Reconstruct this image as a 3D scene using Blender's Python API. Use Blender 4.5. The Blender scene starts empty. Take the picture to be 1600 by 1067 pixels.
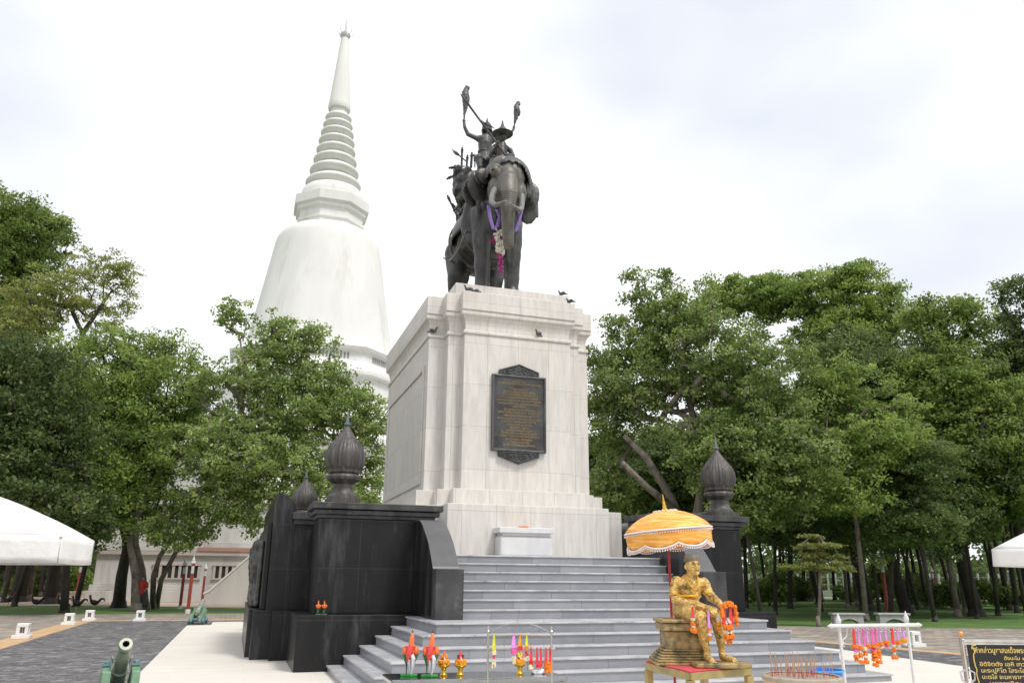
import bpy, bmesh, math, random
import numpy as np
from mathutils import Vector, Matrix, Euler

SC = bpy.context.scene
COL = SC.collection
sin, cos, pi, R = math.sin, math.cos, math.pi, math.radians

# ------------------------------------------------------------------ camera
CAMP = Vector((-6.3078, -19.4125, 1.6748))
YAW, PITCH, ROLL, FPX = 0.3206, 0.2907, 0.0072, 1241.44      # focal length in pixels of a 1600 px wide picture
_fw = Vector((sin(YAW)*cos(PITCH), cos(YAW)*cos(PITCH), sin(PITCH)))
_r = Vector((cos(YAW), -sin(YAW), 0)); _u = _r.cross(_fw)
_r2 = _r*cos(ROLL) + _u*sin(ROLL); _u2 = -_r*sin(ROLL) + _u*cos(ROLL)
cam = bpy.data.cameras.new('camera')
cam.sensor_width = 36; cam.lens = FPX/1600*36; cam.clip_end = 3000; cam.clip_start = 0.1
camo = bpy.data.objects.new('camera', cam); COL.objects.link(camo)
M = Matrix.Identity(4)
for i in range(3):
    M[i][0] = _r2[i]; M[i][1] = _u2[i]; M[i][2] = -_fw[i]; M[i][3] = CAMP[i]
camo.matrix_world = M
SC.camera = camo

# ------------------------------------------------------------------ light and sky
SUN_EL, SUN_AZ = R(58), R(152)          # azimuth measured from +Y towards +X
w = bpy.data.worlds.new('World'); SC.world = w; w.use_nodes = True
nt = w.node_tree; nt.nodes.clear()
def N(nt, t, **k):
    n = nt.nodes.new(t)
    for a, b in k.items(): setattr(n, a, b)
    return n
out = N(nt, 'ShaderNodeOutputWorld'); bg = N(nt, 'ShaderNodeBackground'); bg.inputs[1].default_value = 0.1
sky = N(nt, 'ShaderNodeTexSky', sky_type='NISHITA', sun_disc=False)
sky.sun_elevation = SUN_EL; sky.sun_rotation = SUN_AZ; sky.air_density = 1.0; sky.dust_density = 2.0
tc = N(nt, 'ShaderNodeTexCoord'); mp = N(nt, 'ShaderNodeMapping'); mp.inputs['Scale'].default_value = (1.0, 1.0, 1.7)
mp.inputs['Location'].default_value = (0.35, 0.1, 0.62)
n1 = N(nt, 'ShaderNodeTexNoise'); n1.inputs['Scale'].default_value = 2.3; n1.inputs['Detail'].default_value = 4; n1.inputs['Roughness'].default_value = .38
cr = N(nt, 'ShaderNodeValToRGB')
cr.color_ramp.elements[0].position = .36; cr.color_ramp.elements[0].color = (.77, .81, .88, 1)
cr.color_ramp.elements[1].position = .60; cr.color_ramp.elements[1].color = (1.10, 1.10, 1.11, 1)
e = cr.color_ramp.elements.new(.46); e.color = (.92, .94, .98, 1)
ml = N(nt, 'ShaderNodeVectorMath', operation='SCALE'); ml.inputs['Scale'].default_value = 10.0
mx = N(nt, 'ShaderNodeMix', data_type='RGBA'); mx.inputs[0].default_value = .94
L = nt.links.new
L(tc.outputs['Generated'], mp.inputs[0]); L(mp.outputs[0], n1.inputs['Vector']); L(n1.outputs[0], cr.inputs[0])
L(cr.outputs[0], ml.inputs[0]); L(sky.outputs[0], mx.inputs[6]); L(ml.outputs[0], mx.inputs[7])
L(mx.outputs[2], bg.inputs[0]); L(bg.outputs[0], out.inputs[0])
sl = bpy.data.lights.new('sun', 'SUN'); sl.energy = 2.1; sl.angle = R(12); sl.color = (1, .96, .9)
so = bpy.data.objects.new('sun', sl); COL.objects.link(so)
sd = Vector((sin(SUN_AZ)*cos(SUN_EL), cos(SUN_AZ)*cos(SUN_EL), sin(SUN_EL)))
so.rotation_euler = sd.to_track_quat('Z', 'Y').to_euler(); so.location = (0, 0, 80)
SC.view_settings.view_transform = 'Standard'; SC.view_settings.look = 'None'
SC.view_settings.exposure = 0.2; SC.view_settings.gamma = 1
SC.cycles.max_bounces = 6; SC.cycles.transparent_max_bounces = 8

# ------------------------------------------------------------------ where things stand (measured from the place)
def ray(u, v): return _fw + _r2*((u-800)/FPX) - _u2*((v-533.5)/FPX)
def AX(u, v, x): d = ray(u, v); return CAMP + d*((x-CAMP.x)/d.x)
def AY(u, v, y): d = ray(u, v); return CAMP + d*((y-CAMP.y)/d.y)
def AZ(u, v, z): d = ray(u, v); return CAMP + d*((z-CAMP.z)/d.z)
def AD(u, v, D): d = ray(u, v); return CAMP + d*(D/math.hypot(d.x, d.y))

# ------------------------------------------------------------------ mesh helpers
class MB:
    def __init__(s): s.v = []; s.f = []
    def add(s, vs, fs):
        b = len(s.v); s.v += [tuple(p) for p in vs]; s.f += [tuple(i+b for i in f) for f in fs]; return s
    def box(s, x0, x1, y0, y1, z0, z1, M=None):
        vs = [Vector(p) for p in ((x0,y0,z0),(x1,y0,z0),(x1,y1,z0),(x0,y1,z0),(x0,y0,z1),(x1,y0,z1),(x1,y1,z1),(x0,y1,z1))]
        if M: vs = [M @ p for p in vs]
        return s.add(vs, [(0,3,2,1),(4,5,6,7),(0,1,5,4),(1,2,6,5),(2,3,7,6),(3,0,4,7)])
    def prism(s, poly, a0, a1, ax='y', M=None):
        n = len(poly)
        mk = {'y': lambda p, a: (p[0], a, p[1]), 'z': lambda p, a: (p[0], p[1], a), 'x': lambda p, a: (a, p[0], p[1])}[ax]
        vs = [Vector(mk(p, a0)) for p in poly] + [Vector(mk(p, a1)) for p in poly]
        if M: vs = [M @ p for p in vs]
        return s.add(vs, [tuple(range(n)), tuple(range(2*n-1, n-1, -1))] + [(i, i+n, (i+1) % n + n, (i+1) % n) for i in range(n)])
    def tube(s, pts, rs, n=10, cap=True):
        pts = [Vector(p) for p in pts]
        if not hasattr(rs, '__len__'): rs = [rs]*len(pts)
        rings = []; prev = None
        for i, p in enumerate(pts):
            d = (pts[min(i+1, len(pts)-1)] - pts[max(i-1, 0)])
            if d.length < 1e-9: d = Vector((0, 0, 1))
            d.normalize()
            a = prev if prev is not None else (Vector((0, 0, 1)) if abs(d.z) < .9 else Vector((1, 0, 0)))
            x = (a - d*a.dot(d)); x.normalize(); y = d.cross(x); prev = x
            rings.append([p + x*(cos(2*pi*k/n)*rs[i]) + y*(sin(2*pi*k/n)*rs[i]) for k in range(n)])
        vs = [q for r_ in rings for q in r_]; fs = []
        for i in range(len(pts)-1):
            for k in range(n):
                fs.append((i*n+k, i*n+(k+1) % n, (i+1)*n+(k+1) % n, (i+1)*n+k))
        if cap: fs += [tuple(range(n-1, -1, -1)), tuple(range((len(pts)-1)*n, len(pts)*n))]
        return s.add(vs, fs)
    def lathe(s, prof, n=24, loc=(0, 0, 0), fl=0, nf=16, rot=0, M=None, fz=None):
        loc = Vector(loc); vs = []; fs = []
        for r_, z in prof:
            for k in range(n):
                a = 2*pi*k/n + rot
                rr = r_*(1 + (fl if (fz is None or fz[0] <= z <= fz[1]) else 0)*abs(cos(nf*a/2)))
                p = Vector((rr*cos(a), rr*sin(a), z))
                vs.append((M @ p if M else p) + loc)
        for i in range(len(prof)-1):
            for k in range(n):
                fs.append((i*n+k, i*n+(k+1) % n, (i+1)*n+(k+1) % n, (i+1)*n+k))
        fs += [tuple(range(n-1, -1, -1)), tuple(range((len(prof)-1)*n, len(prof)*n))]
        return s.add(vs, fs)
    def ell(s, c, r, n=12, rot=None):
        c = Vector(c); r = (r, r, r) if not hasattr(r, '__len__') else r
        Rm = Euler(rot).to_matrix() if rot else Matrix.Identity(3)
        m = n//2; vs = [c + Rm @ Vector((0, 0, -r[2]))]; fs = []
        for i in range(1, m):
            ph = -pi/2 + pi*i/m
            for k in range(n):
                a = 2*pi*k/n
                vs.append(c + Rm @ Vector((r[0]*cos(ph)*cos(a), r[1]*cos(ph)*sin(a), r[2]*sin(ph))))
        vs.append(c + Rm @ Vector((0, 0, r[2]))); t = len(vs)-1
        for k in range(n):
            fs.append((0, 1+(k+1) % n, 1+k)); fs.append((t, 1+(m-2)*n+k, 1+(m-2)*n+(k+1) % n))
        for i in range(m-2):
            for k in range(n):
                fs.append((1+i*n+k, 1+i*n+(k+1) % n, 1+(i+1)*n+(k+1) % n, 1+(i+1)*n+k))
        return s.add(vs, fs)
    def cap(s, pts, rs, n=10):
        s.tube(pts, rs, n)
        for p, r_ in zip(pts, rs if hasattr(rs, '__len__') else [rs]*len(pts)): s.ell(p, r_, n)
        return s

OFF = {}
def finish(me, smooth=False, ang=35):
    if smooth:
        me.shade_smooth() if hasattr(me, 'shade_smooth') else None
        for p in me.polygons: p.use_smooth = True
        if ang < 180: me.set_sharp_from_angle(angle=R(ang))
def obj(name, mb, mat, parent=None, smooth=False, bevel=0, ang=35, loc=None, segs=2):
    off = OFF.get(parent, Vector()) if parent else (Vector(loc) if loc else Vector())
    me = bpy.data.meshes.new(name)
    me.from_pydata([tuple(Vector(p)-off) for p in mb.v], [], mb.f)
    bm = bmesh.new(); bm.from_mesh(me); bmesh.ops.recalc_face_normals(bm, faces=bm.faces); bm.to_mesh(me); bm.free()
    finish(me, smooth, ang)
    me.materials.append(mat)
    o = bpy.data.objects.new(name, me); COL.objects.link(o)
    if parent: o.parent = parent; OFF[o] = OFF.get(parent, Vector())
    elif loc: o.location = loc
    if bevel:
        m = o.modifiers.new('bevel', 'BEVEL'); m.width = bevel; m.segments = segs; m.limit_method = 'ANGLE'; m.angle_limit = R(40)
    return o
def tag(o, label, cat, group=None):
    o['label'] = label; o['category'] = cat
    if group: o['group'] = group
    return o
def thing(name, label, cat, loc=(0, 0, 0), rotz=0, group=None, world=True):
    o = bpy.data.objects.new(name, None); COL.objects.link(o); o.empty_display_size = .2
    o.location = loc; o.rotation_euler = (0, 0, rotz); OFF[o] = Vector(loc) if world else Vector()
    return tag(o, label, cat, group)
def struct(o, kind='structure'): o['kind'] = kind; return o
def copy_tree(o, parent=None, loc=None, rotz=None, label=None, group=None, scale=None):
    c = o.copy(); COL.objects.link(c)
    if parent: c.parent = parent
    for ch in o.children: copy_tree(ch, c)
    if loc is not None: c.location = loc
    if rotz is not None: c.rotation_euler = (0, 0, rotz)
    if scale is not None: c.scale = scale if hasattr(scale, '__len__') else (scale,)*3
    if label: c['label'] = label
    if group: c['group'] = group
    return c
def organic(name, mb, mat, parent=None, voxel=.03, sm=3, loc=None, disp=None):
    off = OFF.get(parent, Vector()) if parent else (Vector(loc) if loc else Vector())
    me = bpy.data.meshes.new(name)
    me.from_pydata([tuple(Vector(p)-off) for p in mb.v], [], mb.f)
    bm = bmesh.new(); bm.from_mesh(me); bmesh.ops.recalc_face_normals(bm, faces=bm.faces); bm.to_mesh(me); bm.free()
    t = bpy.data.objects.new('tmp', me); COL.objects.link(t)
    m = t.modifiers.new('r', 'REMESH'); m.mode = 'VOXEL'; m.voxel_size = voxel
    m = t.modifiers.new('s', 'SMOOTH'); m.factor = .5; m.iterations = sm
    if disp:
        tx = bpy.data.textures.new('d', 'CLOUDS'); tx.noise_scale = disp[1]
        m = t.modifiers.new('d', 'DISPLACE'); m.texture = tx; m.strength = disp[0]; m.mid_level = .5
    dg = bpy.context.evaluated_depsgraph_get(); dg.update()
    me2 = bpy.data.meshes.new_from_object(t.evaluated_get(dg))
    bpy.data.objects.remove(t); bpy.data.meshes.remove(me)
    me2.name = name; finish(me2, True, 180); me2.materials.clear(); me2.materials.append(mat)
    o = bpy.data.objects.new(name, me2); COL.objects.link(o)
    if parent: o.parent = parent; OFF[o] = OFF.get(parent, Vector())
    elif loc: o.location = loc
    return o

# ------------------------------------------------------------------ materials
def newmat(name):
    m = bpy.data.materials.new(name); m.use_nodes = True; nt = m.node_tree
    return m, nt, nt.nodes['Principled BSDF']
def c4(c): return (c[0], c[1], c[2], 1)
def noise_mix(nt, c1, c2, scale, stretch=(1, 1, 1), lo=.35, hi=.65, detail=6, rough=.6, coord='Object'):
    tc = N(nt, 'ShaderNodeTexCoord'); mp = N(nt, 'ShaderNodeMapping'); mp.inputs['Scale'].default_value = stretch
    nz = N(nt, 'ShaderNodeTexNoise'); nz.inputs['Scale'].default_value = scale; nz.inputs['Detail'].default_value = detail; nz.inputs['Roughness'].default_value = rough
    cr = N(nt, 'ShaderNodeValToRGB'); cr.color_ramp.elements[0].position = lo; cr.color_ramp.elements[1].position = hi
    cr.color_ramp.elements[0].color = c4(c1); cr.color_ramp.elements[1].color = c4(c2)
    nt.links.new(tc.outputs[coord], mp.inputs[0]); nt.links.new(mp.outputs[0], nz.inputs['Vector']); nt.links.new(nz.outputs[0], cr.inputs[0])
    return cr.outputs[0], nz.outputs[0], mp.outputs[0]
def add_bump(nt, b, scale, strength, dist=.01, stretch=(1, 1, 1)):
    _, nz, _ = noise_mix(nt, (0,)*3, (1,)*3, scale, stretch)
    bp = N(nt, 'ShaderNodeBump'); bp.inputs['Strength'].default_value = strength; bp.inputs['Distance'].default_value = dist
    nt.links.new(nz, bp.inputs['Height']); nt.links.new(bp.outputs[0], b.inputs['Normal'])
def mixc(nt, a, b, fac, mode='MIX'):
    m = N(nt, 'ShaderNodeMix', data_type='RGBA', blend_type=mode)
    for i, s in ((0, fac), (6, a), (7, b)):
        if hasattr(s, 'links'): nt.links.new(s, m.inputs[i])
        else: m.inputs[i].default_value = s if i == 0 else c4(s)
    return m.outputs[2]
def mat(name, c1, c2=None, scale=4, rough=.6, metal=0, bump=0, bscale=None, stretch=(1, 1, 1), lo=.35, hi=.65, c3=None, s3=1.2, spec=.5, bd=.01, stretch3=(1,1,1), lo3=.5, hi3=.7):
    m, nt, b = newmat(name); b.inputs['Roughness'].default_value = rough; b.inputs['Metallic'].default_value = metal
    b.inputs['Specular IOR Level'].default_value = spec
    c2 = c2 or tuple(x*.8 for x in c1)
    col, nz, _ = noise_mix(nt, c1, c2, scale, stretch, lo, hi)
    if c3:
        f, _, _ = noise_mix(nt, (0,)*3, (1,)*3, s3, stretch3, lo3, hi3)
        col = mixc(nt, col, c3, f)
    nt.links.new(col, b.inputs['Base Color'])
    if bump: add_bump(nt, b, bscale or scale*4, bump, bd)
    return m
def boxuv(nt, coord='Object'):
    tc = N(nt, 'ShaderNodeTexCoord'); g = N(nt, 'ShaderNodeNewGeometry')
    sp = N(nt, 'ShaderNodeSeparateXYZ'); sn = N(nt, 'ShaderNodeSeparateXYZ'); cb = N(nt, 'ShaderNodeCombineXYZ')
    nt.links.new(tc.outputs[coord], sp.inputs[0]); nt.links.new(g.outputs['Normal'], sn.inputs[0])
    def gt(o):
        a = N(nt, 'ShaderNodeMath', operation='ABSOLUTE'); nt.links.new(o, a.inputs[0])
        c = N(nt, 'ShaderNodeMath', operation='GREATER_THAN'); c.inputs[1].default_value = .6; nt.links.new(a.outputs[0], c.inputs[0]); return c.outputs[0]
    gx, gz = gt(sn.outputs[0]), gt(sn.outputs[2])
    def mxf(a, b, f):
        m = N(nt, 'ShaderNodeMix'); nt.links.new(f, m.inputs[0]); nt.links.new(a, m.inputs[2]); nt.links.new(b, m.inputs[3]); return m.outputs[0]
    nt.links.new(mxf(sp.outputs[0], sp.outputs[1], gx), cb.inputs[0])
    nt.links.new(mxf(sp.outputs[2], sp.outputs[1], gz), cb.inputs[1])
    return cb.outputs[0]
def block(name, ca, cb_, joint, bw, bh, mortar=.004, rough=.5, vein=None, vs=6, vst=(1, 1, .25), offset=.5, stain=None, st_s=1.0, bump=0, bd=.004, st_st=(1, 1, 1), spec=.5, st_lo=.5, st_hi=.72, warp=0):
    m, nt, b = newmat(name); b.inputs['Roughness'].default_value = rough; b.inputs['Specular IOR Level'].default_value = spec
    uv = boxuv(nt)
    if warp:
        _, nzw, _ = noise_mix(nt, (0,)*3, (1,)*3, 3)
        sc = N(nt, 'ShaderNodeVectorMath', operation='SCALE'); sc.inputs['Scale'].default_value = warp; 
        cw = N(nt, 'ShaderNodeCombineXYZ'); nt.links.new(nzw, cw.inputs[0]); nt.links.new(nzw, cw.inputs[1])
        nt.links.new(cw.outputs[0], sc.inputs[0]); ad = N(nt, 'ShaderNodeVectorMath', operation='ADD'); nt.links.new(uv, ad.inputs[0]); nt.links.new(sc.outputs[0], ad.inputs[1]); uv = ad.outputs[0]
    br = N(nt, 'ShaderNodeTexBrick'); br.offset = offset
    br.inputs['Scale'].default_value = 1; br.inputs['Brick Width'].default_value = bw; br.inputs['Row Height'].default_value = bh
    br.inputs['Mortar Size'].default_value = mortar; br.inputs['Mortar Smooth'].default_value = .3
    br.inputs['Color1'].default_value = c4(ca); br.inputs['Color2'].default_value = c4(cb_); br.inputs['Mortar'].default_value = c4(joint)
    nt.links.new(uv, br.inputs['Vector']); col = br.outputs['Color']
    if vein:
        f, _, _ = noise_mix(nt, vein, (1, 1, 1), vs, vst, .3, .62, 8, .7)
        col = mixc(nt, col, f, 1.0, 'MULTIPLY')
    if stain:
        f, _, _ = noise_mix(nt, (0,)*3, (1,)*3, st_s, st_st, st_lo, st_hi, 8, .7)
        col = mixc(nt, col, stain, f)
    nt.links.new(col, b.inputs['Base Color'])
    if bump:
        bp = N(nt, 'ShaderNodeBump'); bp.inputs['Strength'].default_value = bump; bp.inputs['Distance'].default_value = bd; bp.invert = True
        nt.links.new(br.outputs['Fac'], bp.inputs['Height']); nt.links.new(bp.outputs[0], b.inputs['Normal'])
    return m
def foliage(name, dark, mid, light, trans=.3):
    m = bpy.data.materials.new(name); m.use_nodes = True; nt = m.node_tree; nt.nodes.clear()
    o = N(nt, 'ShaderNodeOutputMaterial'); at_ = N(nt, 'ShaderNodeAttribute'); at_.attribute_name = 'tone'
    cr = N(nt, 'ShaderNodeValToRGB'); cr.color_ramp.elements[0].color = c4(dark); cr.color_ramp.elements[1].color = c4(light)
    e = cr.color_ramp.elements.new(.5); e.color = c4(mid)
    nt.links.new(at_.outputs['Fac'], cr.inputs[0])
    oi = N(nt, 'ShaderNodeObjectInfo'); hs = N(nt, 'ShaderNodeHueSaturation')
    mr = N(nt, 'ShaderNodeMapRange'); mr.inputs[3].default_value = .8; mr.inputs[4].default_value = 1.2
    nt.links.new(oi.outputs['Random'], mr.inputs[0]); nt.links.new(mr.outputs[0], hs.inputs['Value']); nt.links.new(cr.outputs[0], hs.inputs['Color'])
    d = N(nt, 'ShaderNodeBsdfPrincipled'); d.inputs['Roughness'].default_value = .45; d.inputs['Specular IOR Level'].default_value = .35
    t = N(nt, 'ShaderNodeBsdfTranslucent'); mx = N(nt, 'ShaderNodeMixShader'); mx.inputs[0].default_value = trans
    g = N(nt, 'ShaderNodeGamma'); g.inputs[1].default_value = .85
    nt.links.new(hs.outputs[0], d.inputs['Base Color']); nt.links.new(hs.outputs[0], g.inputs[0]); nt.links.new(g.outputs[0], t.inputs['Color'])
    nt.links.new(d.outputs[0], mx.inputs[1]); nt.links.new(t.outputs[0], mx.inputs[2]); nt.links.new(mx.outputs[0], o.inputs[0])
    return m

MARBLE = block('white_marble', (.70, .668, .622), (.64, .615, .58), (.36, .33, .29), .82, 1.05, .004, .45, vein=(.78, .78, .78), vs=5, vst=(1.8, 1.8, .25), offset=0, stain=(.62, .52, .42), st_s=1.1, st_st=(1, 1, .35), st_lo=.55, st_hi=.85)
MARBLE_W = mat('polished_white_marble', (.70, .69, .68), (.60, .60, .61), 3, .35, stretch=(1, 1, .5))
GREYM = block('grey_marble', (.335, .34, .36), (.24, .247, .268), (.09, .09, .095), 1.37, .165, .004, .3, vein=(.78, .79, .82), vs=4, vst=(.5, 1, 1), offset=.37, stain=(.16, .155, .15), st_s=2.6, st_lo=.62, st_hi=.82, st_st=(1.6, 1, .6))
GREYT = mat('worn_grey_marble', (.54, .54, .555), (.36, .365, .385), 3, .35, stretch=(1, 1, 1), c3=(.20, .19, .185), s3=3.2, lo3=.58, hi3=.76)
BLACKG = block('black_granite', (.015, .015, .016), (.010, .010, .011), (.06, .06, .06), 1.25, .93, .004, .3, vein=(.45, .45, .45), vs=2.6, vst=(1, 1, .3), offset=0, stain=(.085, .085, .09), st_s=2.3, st_st=(1.3, 1.3, .22), st_lo=.52, st_hi=.80, spec=.3)
BLACKW = mat('weathered_black_granite', (.022, .022, .024), (.07, .07, .072), 2.5, .45, stretch=(1, 1, .5), spec=.4, c3=(.15, .15, .15), s3=4, lo3=.6, hi3=.8)
GREYSL = mat('worn_lit_granite_slope', (.115, .112, .115), (.09, .09, .092), 2, .4, spec=.4, c3=(.17, .17, .17), s3=3, lo3=.62, hi3=.75)  # paler grey carries both wear and the light on the upward slope
BRONZE = mat('dark_bronze', (.034, .033, .032), (.088, .087, .084), 3.0, .38, .45, .5, 14, (1, 1, .4), c3=(.19, .185, .17), s3=1.6, lo3=.58, hi3=.8, stretch3=(1, 1, .45), bd=.02)
BRONZE_L = mat('rubbed_bronze', (.11, .103, .093), (.22, .20, .17), 2.2, .48, .25, .4, 12, (1, 1, .4), c3=(.05, .05, .048), s3=2.4, lo3=.5, hi3=.75, stretch3=(1, 1, .3), bd=.02)
BRONZE_G = mat('grey_green_bronze', (.055, .058, .058), (.13, .135, .135), 4, .45, .35, .4, 20, (1, 1, .5))
TUSK = mat('grey_ivory', (.20, .20, .195), (.13, .13, .125), 6, .4, stretch=(1, 1, .3))
LOTUS = mat('weathered_lotus_bud', (.035, .032, .030), (.085, .078, .072), 5, .5, .1, .2, 30, (3, 3, .25), c3=(.15, .14, .13), s3=3, stretch3=(4, 4, .3), lo3=.5, hi3=.75)
WHITEW = mat('whitewash', (.81, .795, .78), (.72, .71, .69), .35, .8, 0, .25, 5, (1, 1, .3), c3=(.56, .54, .48), s3=.55, stretch3=(1, 1, .18), lo3=.58, hi3=.80)
WHITED = mat('stained_whitewash', (.60, .58, .55), (.48, .47, .45), .5, .85, 0, .2, 3, (1, 1, .3), c3=(.27, .26, .24), s3=.6, stretch3=(1, 1, .25), lo3=.55, hi3=.8)
PINK = mat('pinkish_render', (.50, .44, .41), (.42, .37, .34), .6, .85, stretch=(1, 1, .4))
TERRA = mat('terracotta_band', (.42, .22, .16), (.36, .20, .15), 1, .8)
SHADOWW = mat('opening_shade_dark', (.03, .028, .026), (.02, .02, .02), 2, .9)
PLAQUE = mat('plaque_bronze', (.030, .028, .027), (.085, .085, .085), 2.0, .4, .3, .3, 10, c3=(.14, .13, .12), s3=3, lo3=.6, hi3=.8)
PLAQUE_O = mat('plaque_relief', (.03, .03, .032), (.09, .09, .095), 9, .4, .3, 1.0, 16, bd=.04)
GOLDT = mat('gold_paint', (.36, .25, .11), (.20, .15, .08), 3, .5, .2)
WPAINT = mat('white_paint', (.72, .72, .72), (.62, .62, .61), 8, .45)
WCANVAS = mat('white_canvas', (.80, .79, .77), (.72, .71, .69), 1.6, .85, 0, .6, 3, c3=(.62, .60, .56), s3=1.2, lo3=.6, hi3=.8, bd=.04)
STEEL = mat('brushed_steel', (.55, .55, .54), (.42, .41, .39), 30, .28, .9, stretch=(1, 20, 1))
STEELTOP = mat('steel_table_top', (.34, .35, .36), (.27, .28, .29), 8, .12, .9)
REDPOST = mat('red_post_paint', (.34, .045, .03), (.24, .035, .025), 8, .5)
LGLASS = mat('lamp_glass', (.60, .60, .57), (.5, .5, .48), 5, .2)
BARK = mat('bark', (.15, .128, .105), (.24, .21, .18), 6, .9, 0, .6, 20, (1, 1, .25), bd=.03, c3=(.06, .052, .044), s3=2)
BARKD = mat('dark_bark', (.032, .027, .023), (.06, .05, .043), 6, .9, 0, .6, 20, (1, 1, .25), bd=.03)
GOLD = mat('gold_leaf', (.86, .60, .22), (.55, .36, .12), 26, .33, .7, 1, 55, c3=(.16, .12, .05), s3=14, lo3=.54, hi3=.68, bd=.02)
GOLDB = mat('worn_gold_stone', (.46, .33, .14), (.23, .18, .09), 14, .5, .35, .8, 50, c3=(.10, .10, .05), s3=7, lo3=.5, hi3=.66, bd=.012)
GOLDM = mat('gold_metal', (.78, .48, .06), (.65, .38, .04), 12, .28, .8)
GOLDTABLE = mat('gold_painted_frame', (.47, .36, .13), (.33, .27, .12), 7, .4, .35, c3=(.20, .20, .10), s3=3, lo3=.6, hi3=.75)
HAIRC = mat('statue_hair', (.10, .08, .06), (.19, .16, .12), 30, .6)
ORANGE = mat('marigold', (.92, .27, .02), (.85, .19, .01), 60, .8, 0, 1, 120, bd=.01)
YORANGE = mat('yellow_marigold', (.92, .42, .03), (.85, .30, .01), 60, .8, 0, 1, 120, bd=.01)
def plain(n, c, rough=.6, metal=0): return mat(n, c, tuple(x*.86 for x in c), 15, rough, metal)
PINKR = plain('pink_ribbon', (.80, .13, .42)); REDR = plain('red_ribbon', (.80, .04, .05)); YELR = plain('yellow_ribbon', (.72, .72, .04)); MAGR = plain('magenta_ribbon', (.75, .30, .75))
PURPLE = mat('purple_silk', (.33, .20, .58), (.20, .12, .42), 8, .5, stretch=(6, 6, .5))
WHITEF = plain('white_flowers', (.72, .69, .60)); DARKR = plain('crimson_flowers', (.30, .01, .12)); LYEL = plain('cream_flowers', (.80, .72, .42))
# ------------------------------------------------------------------ the ground
GRASS = mat('grass', (.05, .115, .016), (.085, .18, .028), 1.2, .95, 0, .8, 60, c3=(.15, .19, .06), s3=.5, lo3=.5, hi3=.72)
PAVE = block('tan_pavers', (.44, .38, .32), (.22, .195, .17), (.11, .10, .09), .42, .21, .012, .85, vein=(.62, .60, .58), vs=1.3, vst=(.5, 1.6, 1), stain=(.40, .31, .20), st_s=.35, st_lo=.55, st_hi=.7, bump=.5, warp=.05)
DPAVE = block('charcoal_pavers', (.21, .20, .205), (.10, .096, .10), (.05, .05, .05), .3, .15, .010, .6, vein=(.5, .5, .5), vs=2.6, vst=(.6, 1.3, 1), stain=(.40, .38, .37), st_s=3.0, st_lo=.52, st_hi=.70, bump=.5, warp=.04)
OSTRIP = mat('orange_paver_strip', (.55, .36, .19), (.46, .29, .15), 2, .8)
CREAM = block('cream_stone', (.72, .67, .61), (.68, .64, .58), (.60, .55, .49), 2.4, .6, .006, .7, vein=(.92, .91, .90), vs=1.2, vst=(.6, 2, 1), stain=(.62, .58, .53), st_s=.6, st_lo=.5, st_hi=.8)
PATHM = mat('tan_path', (.48, .37, .29), (.40, .31, .25), 1, .9)
def sheet(name, poly, z, m):
    mb = MB(); mb.add([(x, y, z) for x, y in poly], [tuple(range(len(poly)))])
    o = obj(name, mb, m); struct(o); return o
sheet('lawn', [(-900, -900), (900, -900), (900, 900), (-900, 900)], 0, GRASS)
sheet('path', [(-60, 36), (-14, 36.5), (-6, 31), (4, 30), (30, 40), (30, 90), (-60, 90)], .004, PATHM)
sheet('path', [(20, 55), (100, 30), (140, 34), (30, 66)], .004, mat('light_path', (.42, .42, .30), (.36, .38, .26), 1, .9))
sheet('outer_paving', [(-70, 23.3), (4, 23.3), (14.2, 8.4), (22.6, 4.7), (70, -14), (70, -80), (-70, -80)], .008, PAVE)
sheet('border_strip', [(-12.15, -70), (-12.15, 17.4), (8.0, 17.4), (8.9, 14), (10.2, 1.0), (10.9, -3.3), (19, -70)], .012, OSTRIP)
sheet('dark_paving', [(-11.4, -70), (-11.4, 16.6), (7.4, 16.6), (8.3, 13.2), (9.7, .8), (10.4, -3.5), (18.5, -70)], .016, DPAVE)
cb = MB(); cb.prism([(-7.75, -70), (-7.75, 12.3), (-6.95, 12.5), (-6.95, 14.6), (7.2, 14.6), (7.2, 12.4), (8.25, 12.2), (8.3, -1.9), (7.9, -6), (7.9, -70)], 0.0, .05, 'z')
struct(obj('pavement', cb, CREAM, bevel=.01))

# ------------------------------------------------------------------ stairs
H, T = .165, .2844
st = thing('staircase', 'broad grey marble staircase of thirteen steps leading up to the pedestal', 'staircase', (0, -5, 0))
rs = random.Random(3)
for k in range(1, 14):
    if k <= 6:
        wx, y0, y1 = 3.1587+(6-k)*T, -(6.1178+(6-k)*T), (-3.646 if k < 6 else -3.0)
    else:
        wx, y0, y1 = 2.47, -(3.40+(13-k)*.27), (-3.0 if k < 13 else -1.5)
    mb = MB(); mb.box(-wx+.025, wx-.025, y0+.025, y1, 0 if k <= 6 else .8, k*H-.03)
    s_ = obj('step', mb, GREYM, st)
    mb = MB(); mb.box(-wx, wx, y0, y1-.003, k*H-.03+.0005, k*H)
    obj('tread', mb, GREYT, s_, bevel=.006)
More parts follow.
